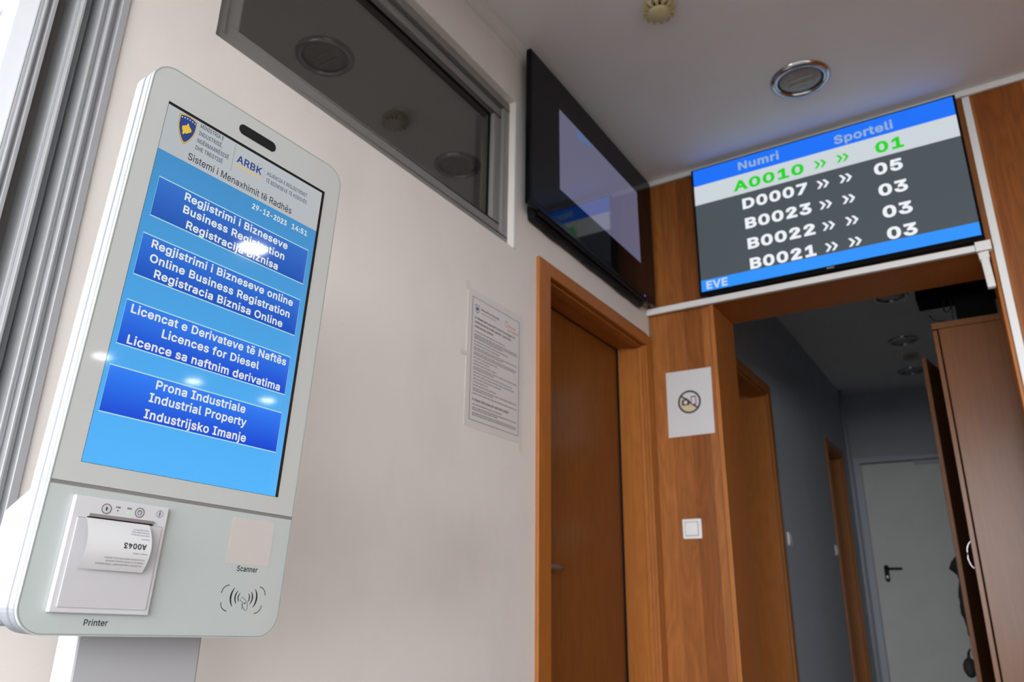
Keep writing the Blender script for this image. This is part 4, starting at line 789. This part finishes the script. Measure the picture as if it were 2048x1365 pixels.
k = MB(); kt('29-12-2023', 0.5404, 0.6010, 0.5289, 0.0085, 0, 0.016); kt('14:51', 0.6107, 0.6395, 0.5295, 0.0085, 0, 0.016)
k.build('screen_date', M['e_cream'], scr)
BTN = [((0.4035, 0.6462, 0.4519, 0.5080), [('Regjistrimi i Bizneseve', 0.4419, 0.6088, 0.4929), ('Business Registration', 0.4435, 0.6064, 0.4747), ('Registracija Biznisa', 0.4518, 0.5983, 0.4553)]),
       ((0.4005, 0.6458, 0.3694, 0.4260), [('Regjistrimi i Bizneseve online', 0.4140, 0.6338, 0.4110), ('Online Business Registration', 0.4156, 0.6314, 0.3920), ('Registracia Biznisa Online', 0.4254, 0.6218, 0.3738)]),
       ((0.4002, 0.6445, 0.2795, 0.3357), [('Licencat e Derivateve të Naftës', 0.4079, 0.6383, 0.3208), ('Licences for Diesel', 0.4517, 0.5955, 0.3026), ('Licence sa naftnim derivatima', 0.4116, 0.6347, 0.2824)]),
       ((0.3988, 0.6451, 0.1967, 0.2529), [('Prona Industriale', 0.4584, 0.5863, 0.2382), ('Industrial Property', 0.4532, 0.5911, 0.2210), ('Industrijsko Imanje', 0.4514, 0.5944, 0.2004)])]
for i, ((a0, a1, b0, b1), lines) in enumerate(BTN):
    k = MB()
    k.rect(a0, a1, b0, b1, 0.0009, KF, 0)
    k.stroke([(a0, b0), (a1, b0), (a1, b1), (a0, b1)], 0.0014, 0.0011, KF, 1, True)
    for t, x0, x1, b in lines: k.text(t, x0, x1, b, 0.0113, 0.0012, KF, 2, 0.021)
    k.build('menu_button', [M['e_btn'][i], M['e_line'], M['e_cream']], scr)

# ticket printer
prn = MB(); prn.box((0.394, -0.0195, 0.0001), (0.5035, 0.1015, 0.0075), 0, KF)
prn = prn.build('ticket_printer', M['k_print'], kiosk, bevel=0.0012)
k = MB(); k.box((0.4005, -0.0140, 0.0076), (0.4983, 0.0782, 0.0092), 0, KF); k.build('printer_lid', M['k_print2'], prn, bevel=0.0005)
k = MB(); k.box((0.4105, 0.0783, 0.0076), (0.4865, 0.0801, 0.0082), 1, KF); k.box((0.4120, 0.0801, 0.0076), (0.4870, 0.0835, 0.0100), 0, KF); k.box((0.4005, 0.0783, 0.0076), (0.4983, 0.0787, 0.0078), 0, KF)
k.build('paper_slot', [M['k_slot'], M['black']], prn)
for x, y in ((0.4295, 0.0905), (0.4680, 0.0912)):
    k = MB(); k.disc(x, y, 0.0056, 0.0078, KF, 1); k.ring(x, y, 0.0052, 0.0007, 0.0080, KF, 0)
    if x < 0.45:
        k.prism(rrect(0.4288, 0.4303, 0.0885, 0.0925, 0.0006, 3), 0.0079, 0.0082, KF, 0)
        k.build('printer_button', [M['k_mark'], M['k_print2']], prn)
k.ring(0.4680, 0.0912, 0.0024, 0.0006, 0.0081, KF, 0); k.rect(0.46775, 0.46825, 0.0912, 0.0936, 0.0082, KF, 0)
k.build('printer_button', [M['k_mark'], M['k_print2']], prn)
k = MB(); k.text('ERROR', 0.4395, 0.4450, 0.0928, 0.0019, 0.0078, KF, 0, 0.02, flip=True); k.text('POWER', 0.4525, 0.4582, 0.0932, 0.0019, 0.0078, KF, 0, 0.02, flip=True)
k.disc(0.4423, 0.0900, 0.0008, 0.0079, KF, 0, 12); k.build('printer_markings', M['k_mark'], prn)
k = MB(); k.disc(0.4552, 0.0896, 0.0011, 0.0080, KF, 0, 14); k.build('status_light', M['led_green'], prn)
k = MB(); k.ring(0.4925, 0.0928, 0.0040, 0.0008, 0.0078, KF, 2); k.disc(0.4925, 0.0928, 0.0011, 0.0079, KF, 0, 16, 0.0028); k.rect(0.4922, 0.4928, 0.0893, 0.0963, 0.0080, KF, 0)
k.build('printer_badge', [plain('badge_blue', (0.16, 0.17, 0.32), 0.4), M['whitep'], M['greyink']], prn)
# scanner
k = MB(); k.box((0.5972, 0.0462, 0.0001), (0.6622, 0.1036, 0.0003), 0, KF); k.build('scanner_window', M['k_scan'], kiosk)
k = MB()
k.text('Scanner', 0.6147, 0.6460, 0.0373, 0.0068, 0.0002, KF, 0, 0.014)
k.build('caption', M['k_mark'], low)
k = MB(); k.text('Printer', 0.4366, 0.4627, -0.0319, 0.0064, 0.0002, KF, 0, 0.014)
k.build('caption', M['k_mark'], low)
k = MB(); R_ = 0.010
for cx, cy, t0 in ((0.6081, 0.0096, 90), (0.6537, 0.0098, 0), (0.6096, -0.0012, 180), (0.6505, -0.0028, 270)):
    k.stroke([(cx+R_*math.cos(math.radians(t0+9*i)), cy+R_*math.sin(math.radians(t0+9*i))) for i in range(11)], 0.0010, 0.0002, KF, 0)
for r, h, wd in ((0.0195, 38, 0.0024), (0.0130, 40, 0.0020), (0.0085, 44, 0.0015)):
    for sgn in (1, -1):
        cx = 0.6318
        pts = []
        for i in range(13):
            t = math.radians(-h+2*h*i/12); pts.append((cx+sgn*(r*math.cos(t)), 0.0056+r*0.95*math.sin(t)))
        k.stroke(pts, wd, 0.0002, KF, 0, taper=lambda u: 0.25+0.75*math.sin(math.pi*u))
card = [(0.6262, 0.0030), (0.6295, 0.0062), (0.6362, 0.0020), (0.6330, -0.0016)]
k.stroke(card, 0.0006, 0.00022, KF, 0, True)
hand = [(0.6305, -0.0010), (0.6318, -0.0050), (0.6370, -0.0105), (0.6392, -0.0085), (0.6390, -0.0030), (0.6366, 0.0005), (0.6345, -0.0015)]
k.stroke(hand, 0.0006, 0.00022, KF, 0)
for q in range(3): k.ring(0.6308+0.0004*q, -0.0030-0.0022*q, 0.0009, 0.0003, 0.00022, KF, 0, 10)
k.disc(0.6345, -0.0012, 0.0008, 0.00024, KF, 0, 10)
k.build('contactless_symbol', M['k_mark'], low)
# stand
k = MB(); k.box((-0.986, 0.532, FLOOR+0.014), (-0.9415, 0.702, 0.30)); st = k.build('stand_column', M['k_stand'], kiosk, bevel=0.003)
k = MB(); k.tube([(-0.963, 0.5318, -0.095), (-0.963, 0.5305, -0.095)], 0.005); k.build('cable_grommet', plain('grommet_blue_grey', (0.20, 0.22, 0.40), 0.5), st)
k = MB(); k.prism(rrect(-1.16, -0.76, 0.42, 0.82, 0.04, 6), FLOOR, FLOOR+0.014, XY); k.build('base_plate', M['k_stand'], kiosk, bevel=0.002)

# paper ticket curling out of the printer
tk = []
for i in range(17):
    u = i/16
    t = 0.0785-0.0530*u
    c = 0.0098+0.0145*math.sin(math.pi*min(u*0.92, 1.0))**0.85+0.0006*u
    tk.append((t, c))
def ticket_warp(x, y):
    u = max(0, min(1, (0.0785-y)/0.0530))*16; i = min(int(u), 15); fq = u-i
    t = tk[i][0]*(1-fq)+tk[i+1][0]*fq; c = tk[i][1]*(1-fq)+tk[i+1][1]*fq
    return KF(x, t, c+0.0003)
k = MB(); A0, A1 = 0.4088, 0.4815
P = [KF(a, t, c) for t, c in tk for a in (A0, A1)] + [KF(a, t+0.0001, c-0.00025) for t, c in tk for a in (A0, A1)]
n = len(tk)
fs = [(2*i, 2*i+2, 2*i+3, 2*i+1) for i in range(n-1)] + [(2*n+2*i, 2*n+2*i+1, 2*n+2*i+3, 2*n+2*i+2) for i in range(n-1)]
k.add(P, fs, 0, True)
def tt(txt, a0, a1, b, cap, bold=0.0, m=1): k.text(txt, a0, a1, b, cap, 0, KF, m, bold, ticket_warp, True)
tt('AGJENCIA E REGJISTRIMIT TË BIZNESEVE', 0.4245, 0.4770, 0.0312, 0.0018, 0.012, 2); tt('AGENCIJA ZA REGISTRACIJU BIZNISA', 0.4340, 0.4775, 0.0345, 0.0018, 0.012, 2); tt('THE BUSINESS REGISTRATION AGENCY', 0.4310, 0.4780, 0.0377, 0.0018, 0.012, 2)
tt('Numri i radhës', 0.4610, 0.4780, 0.0440, 0.0018, 0.012, 2)
tt('A0043', 0.4493, 0.4757, 0.0496, 0.0062, 0.03)
tt('Shërbimi', 0.4690, 0.4785, 0.0602, 0.0015, 0.012, 2)
tt('Regjistrimi i Bizneseve', 0.4570, 0.4785, 0.0644, 0.0016, 0.012, 2); tt('Business Registration', 0.4580, 0.4785, 0.0673, 0.0016, 0.012, 2); tt('Registracija Biznisa', 0.4600, 0.4785, 0.0702, 0.0016, 0.012, 2)
tag(k.build('paper_ticket', [M['paper'], M['ink'], M['greyink']], loc=KF(0.449, 0.06, 0.012)), 'curled white paper ticket A0043 coming out of the kiosk printer', 'ticket')

# ------------------------------------------------------------------ televisions
# queue display on the oak wall
QF = Fr((0, 3.06, 0), (1, 0, 0), (0, 0, 1), (0, -1, 0))
tv = thing('television', 'wall television showing called queue numbers on the oak wall', 'television', (-0.43, 3.06, 1.32))
k = MB(); k.box((-0.983, 1.3155, -0.016), (0.108, 1.957, -0.0004), 0, QF); k.build('bezel', M['blackgloss'], tv, bevel=0.003)
k = MB(); k.box((-0.955, 1.3195, -0.042), (0.080, 1.86, -0.0165), 0, QF)
for x in (-0.72, -0.45, -0.18): k.box((x, 1.3165, -0.034), (x+0.05, 1.3192, -0.020), 0, QF)
k.build('back_cover', M['black'], tv, bevel=0.006)
k = MB(); k.box((-0.70, 1.44, -0.0495), (-0.20, 1.72, -0.0425), 0, QF); k.build('wall_bracket', M['dull'], tv)
k = MB()
a0, a1 = -0.9725, 0.0985
k.rect(a0, a1, 1.8650, 1.9500, 0.0002, QF, 0); k.rect(a0, a1, 1.7665, 1.8650, 0.0002, QF, 2); k.rect(a0, a1, 1.3885, 1.7665, 0.0002, QF, 3); k.rect(a0, a1, 1.3345, 1.3885, 0.0002, QF, 1)
def q(txt, x0, x1, b, cap, m, bold=0.036): k.text(txt, x0, x1, b, cap, 0.0006, QF, m, bold)
q('Numri', -0.762, -0.582, 1.8885, 0.041, 6, 0.026); q('Sporteli', -0.352, -0.125, 1.8815, 0.041, 6, 0.026)
rows = [('A0010', '01', -0.793, -0.486, 1.785, 4, -0.2015, -0.0970), ('D0007', '05', -0.759, -0.481, 1.687, 5, -0.2190, -0.1140), ('B0023', '03', -0.7555, -0.476, 1.5885, 5, -0.2155, -0.1092),
        ('B0022', '03', -0.7535, -0.472, 1.4890, 5, -0.2135, -0.1068), ('B0021', '03', -0.7515, -0.4795, 1.3925, 5, -0.2105, -0.1034)]
def chev(x, z, m):
    for dx in (0, 0.024):
        k.poly([(x+dx, z), (x+dx+0.011, z), (x+dx+0.026, z+0.019), (x+dx+0.011, z+0.038), (x+dx, z+0.038), (x+dx+0.014, z+0.019)], 0.0006, QF, m)
for i, (n1, n2, x0, x1, b, m, y0, y1) in enumerate(rows):
    q(n1, x0, x1, b, 0.0525, m); q(n2, y0, y1, b, 0.0525, m)
    chev(-0.4435, b+0.006, m); chev(-0.3535, b+0.006, m)
q('EVE', -0.949, -0.855, 1.3425, 0.038, 7, 0.026)
k.build('screen', [M['t_blue'], M['t_blue2'], M['t_pale'], M['t_grey'], M['t_green'], M['t_white'], M['t_hdr'], M['t_eve']], tv)
k = MB(); k.rect(-0.448, -0.420, 1.3235, 1.3290, 0.0003, QF); k.build('maker_mark', M['dull'], tv)

# television on the white wall
TF = Fr((-1.19, 0, 0), (0, 1, 0), (0, 0, 1), (1, 0, 0))
tv2 = thing('television', 'wall television with a mostly black screen, on the white wall over the beech door', 'television', (-1.19, 2.5, 1.31))
k = MB(); k.box((1.946, 1.308, -0.022), (3.064, 1.953, -0.0004), 0, TF); k.build('bezel', M['blackgloss'], tv2, bevel=0.004)
k = MB(); k.box((1.958, 1.328, 0), (3.052, 1.943, 0.0003), 0, TF); s2 = k.build('screen', M['t_off'], tv2)
k = MB(); k.poly([(2.158, 1.4640), (2.902, 1.4655), (2.892, 1.8200), (2.157, 1.8160)], 0.0006, TF, 0)
k.rect(2.30, 2.425, 1.796, 1.806, 0.0009, TF, 1); k.rect(2.30, 2.36, 1.776, 1.783, 0.0009, TF, 1); k.disc(2.85, 1.498, 0.010, 0.0009, TF, 1, 12)
k.build('screen_page', [M['t_page'], M['t_cyan']], s2)
k = MB()
k.prism([(-0.0225, 1.42), (-0.0225, 1.312), (-0.03, 1.286), (-0.052, 1.286), (-0.057, 1.32), (-0.057, 1.42)], 2.02, 2.98, Fr((-1.19, 0, 0), (1, 0, 0), (0, 0, 1), (0, 1, 0)))
for y in (2.12, 2.42, 2.72): k.box((y, 1.2825, -0.05), (y+0.09, 1.2865, -0.032), 0, TF)
k.build('back_cover', M['black'], tv2, bevel=0.004)
k = MB(); k.box((2.02, 1.300, -0.018), (2.96, 1.3078, -0.006), 0, TF); k.build('lower_edge_strip', M['black'], tv2, bevel=0.002)
k = MB(); k.disc(2.932, 1.3175, 0.0045, 0.0006, TF, 0, 12); k.build('status_light', M['led_blue'], tv2)

# ------------------------------------------------------------------ papers on the walls
k = MB(); PF = Fr((WX+0.0012, 0, 0), (0, 1, 0), (0, 0, 1), (1, 0, 0))
k.box((1.6935, 0.4860, -0.0008), (2.0065, 0.9120, 0), 0, PF)
k.stroke([(1.717, 0.5085), (1.982, 0.5085), (1.982, 0.8885), (1.717, 0.8885)], 0.0024, 0.0003, PF, 1, True)
k.poly([(1.7315, 0.868), (1.7315, 0.850), (1.742, 0.838), (1.7525, 0.850), (1.7525, 0.868)], 0.0003, PF, 3); k.poly([(1.7335, 0.866), (1.7335, 0.851), (1.742, 0.841), (1.7505, 0.851), (1.7505, 0.866)], 0.0004, PF, 0); k.disc(1.742, 0.855, 0.006, 0.0005, PF, 3, 10)
k.text('Republika e Kosovës', 1.762, 1.862, 0.857, 0.0065, 0.0003, PF, 1, 0.015); k.text('Institucionet Publike', 1.762, 1.845, 0.846, 0.0050, 0.0003, PF, 2)
k.ring(1.905, 0.858, 0.009, 0.0022, 0.0003, PF, 4, 16); k.text('kurse', 1.918, 1.958, 0.851, 0.008, 0.0003, PF, 4, 0.015); k.text('energjinë', 1.912, 1.974, 0.838, 0.008, 0.0003, PF, 4, 0.015)
k.text('A. Masat detyruese për kursim të energjisë në', 1.731, 1.955, 0.822, 0.0075, 0.0003, PF, 1, 0.018); k.text('institucione të nivelit qendror, lokal dhe', 1.731, 1.930, 0.808, 0.0075, 0.0003, PF, 1, 0.018); k.text('ndërmarrje publike', 1.731, 1.830, 0.794, 0.0075, 0.0003, PF, 1, 0.018)
rnd = random.Random(3)
def para(z0, z1):
    z = z0
    while z > z1:
        nl = rnd.choice((1, 1, 2, 2, 3))
        for j in range(nl):
            x = 1.731; end = 1.970 if j < nl-1 else rnd.uniform(1.80, 1.965)
            while x < end:
                wd = rnd.uniform(0.006, 0.020); k.rect(x, min(x+wd, end), z, z+0.0030, 0.0003, PF, 2); x += wd+0.0022
            z -= 0.0060
            if z <= z1: break
        z -= 0.0038
para(0.780, 0.585)
k.text('B. Masat detyruese për ndricimin publik', 1.731, 1.925, 0.567, 0.0080, 0.0003, PF, 1, 0.018)
para(0.555, 0.520)
nb = k.build('notice_sheet', [M['lam'], M['ink'], M['lineink'], M['blueink'], M['redink']], loc=(WX, 1.85, 0.7))
tag(nb, 'large laminated sheet of dense printed text taped to the white wall', 'notice')
for y, z, dy, dz in ((1.690, 0.915, 0.022, 0.030), (1.985, 0.905, 0.03, 0.02), (1.680, 0.70, 0.030, 0.014), (2.0, 0.69, 0.026, 0.014), (1.998, 0.475, 0.02, 0.03)):
    k = MB(); k.box((y-dy/2, z-dz/2, 0.0002), (y+dy/2, z+dz/2, 0.0005), 0, PF); k.build('tape', M['tape'], nb)

NF = Fr((0, BY-0.0012, 0), (1, 0, 0), (0, 0, 1), (0, -1, 0))
k = MB(); k.prism([(-1.1815, 0.7075), (-0.9765, 0.7095), (-0.9735, 1.0005), (-1.1795, 1.0020)], -0.0006, 0, NF, 0)
cx, cz, R = -1.079, 0.857, 0.0475
k.poly([(cx+R*math.cos(math.radians(a)), cz+R*math.sin(math.radians(a))) for a in range(140, 321, 10)], 0.0003, NF, 2)
k.ring(cx, cz, R, 0.0085, 0.0006, NF, 1, 48)
t = math.radians(140); k.stroke([(cx+R*math.cos(t), cz+R*math.sin(t)), (cx-R*math.cos(t), cz-R*math.sin(t))], 0.0075, 0.0005, NF, 1)
k.prism(rrect(cx-0.034, cx+0.000, cz-0.014, cz+0.011, 0.003, 4), 0.0004, 0.0008, NF, 1); k.box((cx-0.024, cz+0.010, 0.0004), (cx-0.008, cz+0.018, 0.0008), 1, NF)
k.disc(cx-0.017, cz-0.001, 0.0085, 0.0010, NF, 3, 20)
k.prism(rrect(cx+0.007, cx+0.031, cz-0.016, cz+0.024, 0.003, 4), 0.0004, 0.0008, NF, 1); k.rect(cx+0.010, cx+0.028, cz-0.011, cz+0.019, 0.0010, NF, 3)
nn = k.build('notice_sheet', [M['paper'], M['ink'], M['tanink'], M['pinkink']], loc=(-1.08, BY, 0.85))
tag(nn, 'white sheet with a no-photography and no-phone sign taped to the oak wall', 'notice')

# ------------------------------------------------------------------ switches
def switch(label, fr, a, b, s=0.040, group=None):
    o = thing('light_switch', label, 'light switch', fr(a, b, 0), group)
    k = MB(); k.prism(rrect(a-s, a+s, b-s, b+s, 0.004, 4), 0.0005, 0.009, fr); k.build('switch_frame', M['whitep'], o, bevel=0.0015)
    k = MB(); k.prism(rrect(a-s*0.72, a+s*0.72, b-s*0.72, b+s*0.72, 0.003, 4), 0.0091, 0.0094, fr); k.build('rocker_gap', M['greyink'], o)
    k = MB(); k.prism(rrect(a-s*0.66, a+s*0.66, b-s*0.66, b+s*0.66, 0.003, 4), 0.0095, 0.013, fr); k.build('rocker', M['whitep'], o, bevel=0.001)
    return o
switch('white square light switch on the oak wall under the no-photography sheet', BF, -1.1005, 0.318)
CF = Fr((CX0, 0, 0), (0, 1, 0), (0, 0, 1), (1, 0, 0))
switch('small white switch on the corridor wall beside the first beech frame', CF, 4.93, 0.42)
switch('small white switch deep in the corridor beside the far beech frame', CF, 6.40, 0.45)

# ------------------------------------------------------------------ ceiling lamps and smoke detectors
def CLF(x, y): return Fr((x, y, CEIL), (1, 0, 0), (0, -1, 0), (0, 0, -1))
def ceiling_lamp(x, y, label, lit=False, group=None):
    o = thing('ceiling_lamp', label, 'ceiling lamp', (x, y, CEIL), group); F = CLF(x, y)
    k = MB(); k.lathe([(0.113, 0.0002), (0.112, 0.006), (0.104, 0.014), (0.094, 0.0165), (0.086, 0.013), (0.0835, 0.0045), (0.0835, 0.0004)], F, 0, 48, caps=False); k.build('trim_ring', M['chrome'], o)
    k = MB(); k.lathe([(0.083, 0.0035), (0.075, 0.0075), (0.055, 0.0105), (0.03, 0.012), (0.004, 0.0125)], F, 0, 40); k.build('glass_cover', M['lamplit'] if lit else M['dish'], o)
    if not lit:
        k = MB(); k.box((-0.045, -0.022, 0.0115), (0.045, -0.014, 0.0150), 0, F); k.box((-0.045, 0.014, 0.0115), (0.045, 0.022, 0.0150), 0, F); k.build('bulb_bar', M['reflector'], o, bevel=0.001)
    return o
L0 = ceiling_lamp(-0.397, 2.686, 'unlit round chrome ceiling lamp in front of the queue-number television')
copy_thing(L0, (-0.404, 5.24, CEIL), 'unlit round ceiling lamp in the corridor, nearest the opening', 'corridor ceiling lamps')
copy_thing(L0, (-0.438, 6.243, CEIL), 'second unlit round ceiling lamp along the corridor, before the detector', 'corridor ceiling lamps')
copy_thing(L0, (-0.479, 7.135, CEIL), 'unlit round ceiling lamp in the corridor nearest the end wall', 'corridor ceiling lamps')
copy_thing(L0, (-1.907, 1.606, CEIL), 'round ceiling lamp seen whole through the high window', 'office ceiling lamps')
copy_thing(L0, (-1.922, 2.482, CEIL), 'round ceiling lamp seen through the far end of the high window', 'office ceiling lamps')
H0 = ceiling_lamp(2.347, 2.393, 'lit round ceiling lamp that mirrors largest in the kiosk screen', True, 'lit hall ceiling lamps')
for (x, y), lb in (((5.949, 3.030), 'lit hall ceiling lamp mirrored on the kiosk frame edge'), ((6.050, 4.041), 'lit hall ceiling lamp mirrored just above the lowest kiosk button'), ((6.087, 4.996), 'lit hall ceiling lamp mirrored at the lower far side of the kiosk screen')):
    copy_thing(H0, (x, y, CEIL), lb, 'lit hall ceiling lamps')

def detector(x, y, label, mt='cream'):
    o = thing('smoke_detector', label, 'smoke detector', (x, y, CEIL)); F = CLF(x, y)
    k = MB(); k.lathe([(0.054, 0.0002), (0.056, 0.006), (0.054, 0.014), (0.048, 0.018)], F, 0, 36); k.build('base', M[mt], o)
    k = MB(); k.lathe([(0.034, 0.018), (0.034, 0.036)], F, 0, 24); k.build('chamber', M['black'], o)
    k = MB()
    for i in range(14):
        t = 2*math.pi*i/14; c, s = math.cos(t), math.sin(t)
        G = Fr(F(0, 0, 0), F.a*c+F.b*s, F.b*c-F.a*s, F.c)
        k.prism([(0.028, -0.0035), (0.057, -0.0060), (0.057, 0.0060), (0.028, 0.0035)], 0.0165, 0.036, G)
    k.build('vent_fins', M[mt], o, bevel=0.0012)
    k = MB(); k.lathe([(0.040, 0.0355), (0.039, 0.041), (0.032, 0.046), (0.018, 0.050), (0.003, 0.051)], F, 0, 36); k.build('cap', M[mt], o)
    return o
D0 = detector(-0.722, 2.029, 'yellowed cream smoke detector on the ceiling of the waiting room')
D1 = detector(-0.435, 6.65, 'dark smoke detector on the corridor ceiling between the lamps', 'detgrey')
copy_thing(D1, (-1.932, 2.043, CEIL), 'faint smoke detector seen through the high window between lamps')

# ------------------------------------------------------------------ cable trunking over the opening
k = MB(); k.prism([(-1.246, 1.2815), (0.070, 1.2805), (0.070, 1.3060), (-1.246, 1.3110)], 0.0135, 0.034, BF)
ct = k.build('cable_trunking', M['trimwhite'], bevel=0.002, loc=(-0.6, BY, 1.3))
tag(ct, 'long white cable trunking under the queue-number television', 'cable trunking')
k = MB(); k.box((0.0705, 1.274, 0.0125), (0.122, 1.312, 0.046), 0, BF)
k.build('end_box', M['trimwhite'], ct, bevel=0.002)
k = MB(); DFm = Fr((0.092, BY-0.030, 1.271), (0.99, 0, 0.06), (-0.03, 0.10, 0.99), (0.02, -0.995, 0.10))
k.box((-0.013, -0.150, -0.010), (0.013, 0.0, 0.010), 0, DFm)
k.box((-0.017, -0.030, -0.012), (0.017, -0.001, 0.0115), 0, DFm)
tag(k.build('trunking_offcut', M['whitep'], bevel=0.002, loc=(0.092, BY-0.03, 1.28)), 'short white duct piece hanging loose below the end of the trunking', 'cable trunking')

# ------------------------------------------------------------------ wardrobe in the corridor
wd = thing('wardrobe', 'brown laminate wardrobe with an ajar door inside the corridor', 'wardrobe', (0.13, 4.1, FLOOR))
WY0, WY1, WZ = 3.60, 4.52, 1.20
k = MB(); k.box((-0.112, WY0, FLOOR+0.03), (0.40, WY0+0.018, WZ-0.029)); k.box((-0.112, WY1-0.018, FLOOR+0.03), (0.40, WY1, WZ-0.029)); k.box((0.385, WY0+0.018, FLOOR+0.03), (0.40, WY1-0.018, WZ-0.029)); k.box((-0.112, WY0+0.018, FLOOR+0.03), (0.385, WY1-0.018, FLOOR+0.05))
k.box((-0.10, WY0+0.392, FLOOR+0.05), (0.385, WY0+0.41, WZ-0.029))
k.build('carcass', M['cabinet'], wd, bevel=0.001)
k = MB(); k.box((-0.137, WY0-0.006, WZ-0.028), (0.405, WY1+0.004, WZ)); k.build('top_board', M['cabinet'], wd, bevel=0.002)
k = MB(); k.box((-0.105, WY0+0.01, FLOOR), (0.40, WY1-0.01, FLOOR+0.03)); k.build('plinth', M['black'], wd)
k = MB(); k.box((-0.136, WY0+0.003, FLOOR+0.04), (-0.118, WY0+0.395, WZ-0.032)); dr = k.build('door', M['cabinet'], wd, bevel=0.0015)
k = MB(); k.tube([(-0.137+dx, WY0+0.335, z) for dx, z in [(-0.032*math.sin(math.pi*q/16), 0.2425-0.062*math.cos(math.pi*q/16)) for q in range(17)]], 0.0034); k.build('handle', M['chrome'], dr)
k = MB(); k.tube([(-0.1365, WY0+0.04, 0.176), (-0.143, WY0+0.04, 0.176)], 0.007); k.build('lock', M['chrome'], dr)
ax = Vector((-0.127, WY1-0.006, 0)); fe = Vector((-0.208, 3.990, 0)); dv = (ax-fe).normalized(); nv = Vector((-dv.y, dv.x, 0))
OF = Fr((fe.x, fe.y, 0), dv, (0, 0, 1), Vector((dv.y, -dv.x, 0)))
ln = (ax-fe).length
k = MB(); k.box((0, FLOOR+0.04, -0.010), (ln, WZ-0.032, 0.010), 0, OF); dr2 = k.build('door', M['cabinet'], wd, bevel=0.0015)
# clothes hanging on the outside of the ajar door
k = MB(); rows_ = []
for i in range(12):
    z = 0.262-0.032*i
    bul = [0.012, 0.040, 0.046, 0.020, 0.012, 0.020, 0.030, 0.034, 0.030, 0.020, 0.014, 0.012, 0.010, 0.009, 0.008][i]
    ring = []
    for j in range(12):
        t = math.pi*j/11
        ring.append(OF(0.015+0.13-0.13*math.cos(t)*(0.55+0.45*min(1, i/4)), z+0.006*math.sin(3*t), -0.0115-bul*math.sin(t)**0.7*(1+0.3*math.sin(5*t+i))))
    rows_.append(ring)
P = [p for r in rows_ for p in r]; fs = [(i*12+j, i*12+j+1, (i+1)*12+j+1, (i+1)*12+j) for i in range(11) for j in range(11)]
k.add(P, fs, 0, True); k.add([p for p in rows_[0]], [tuple(range(12))], 0); k.add([p for p in rows_[-1]], [tuple(range(12))[::-1]], 0)
tag(k.build('jacket', M['blackmatte'], loc=OF(0.1, 0.05, -0.02)), 'black cloth hanging on the outer side of the ajar wardrobe door', 'jacket')
k = MB(); BFm = Fr(OF(0.05, -0.215, -0.038), OF.a, OF.b, OF.c)
k.lathe([(0.004, -0.025), (0.020, -0.022), (0.036, -0.012), (0.042, 0.0), (0.036, 0.012), (0.020, 0.022), (0.004, 0.025)], BFm, 0, 24)
k.tube([BFm(-0.02, 0.034, 0), BFm(-0.010, 0.062, 0.004), BFm(0.0, 0.075, 0.012), BFm(0.010, 0.062, 0.004), BFm(0.02, 0.034, 0)], 0.003)
tag(k.build('round_bag', M['blackmatte'], loc=OF(0.05, -0.215, -0.035)), 'small round black bag hanging low on the ajar wardrobe door', 'bag')

# boxes on the wardrobe
k = MB(); k.box((-0.036, 3.61, WZ+0.001), (0.115, 3.86, WZ+0.113)); k.box((-0.02, 3.606, WZ+0.02), (0.10, 3.6098, WZ+0.075))
bx = k.build('equipment_box', M['blackdull'], bevel=0.004, loc=(0.04, 3.73, WZ)); tag(bx, 'black equipment box standing on the wardrobe top', 'equipment box')
k = MB(); k.box((-0.178, 3.59, WZ+0.1145), (0.165, 3.74, WZ+0.180))
for i in range(8): k.box((-0.16+i*0.03, 3.5865, WZ+0.125), (-0.145+i*0.03, 3.5899, WZ+0.17))
ub = k.build('recorder_box', M['blackdull'], bevel=0.004, loc=(0.0, 3.7, WZ+0.11)); tag(ub, 'wide flat black unit lying across the black equipment box', 'recorder')
k = MB(); pts = []
for i in range(22):
    t = 2*math.pi*i/21
    pts.append((-0.062+0.016*math.sin(t)+0.006*math.cos(t), 3.605, WZ+0.080+0.034*math.cos(t)))
k.tube(pts, 0.0028); k.tube([(-0.055, 3.605, WZ+0.112), (-0.048, 3.62, WZ+0.06), (-0.05, 3.62, WZ+0.01), (-0.08, 3.615, WZ+0.006), (-0.125, 3.615, WZ+0.02), (-0.137, 3.612, WZ+0.045)], 0.0028)
tag(k.build('cable', M['black'], loc=(-0.06, 3.61, WZ)), 'thin black cable looped beside the equipment box on the wardrobe', 'cable')
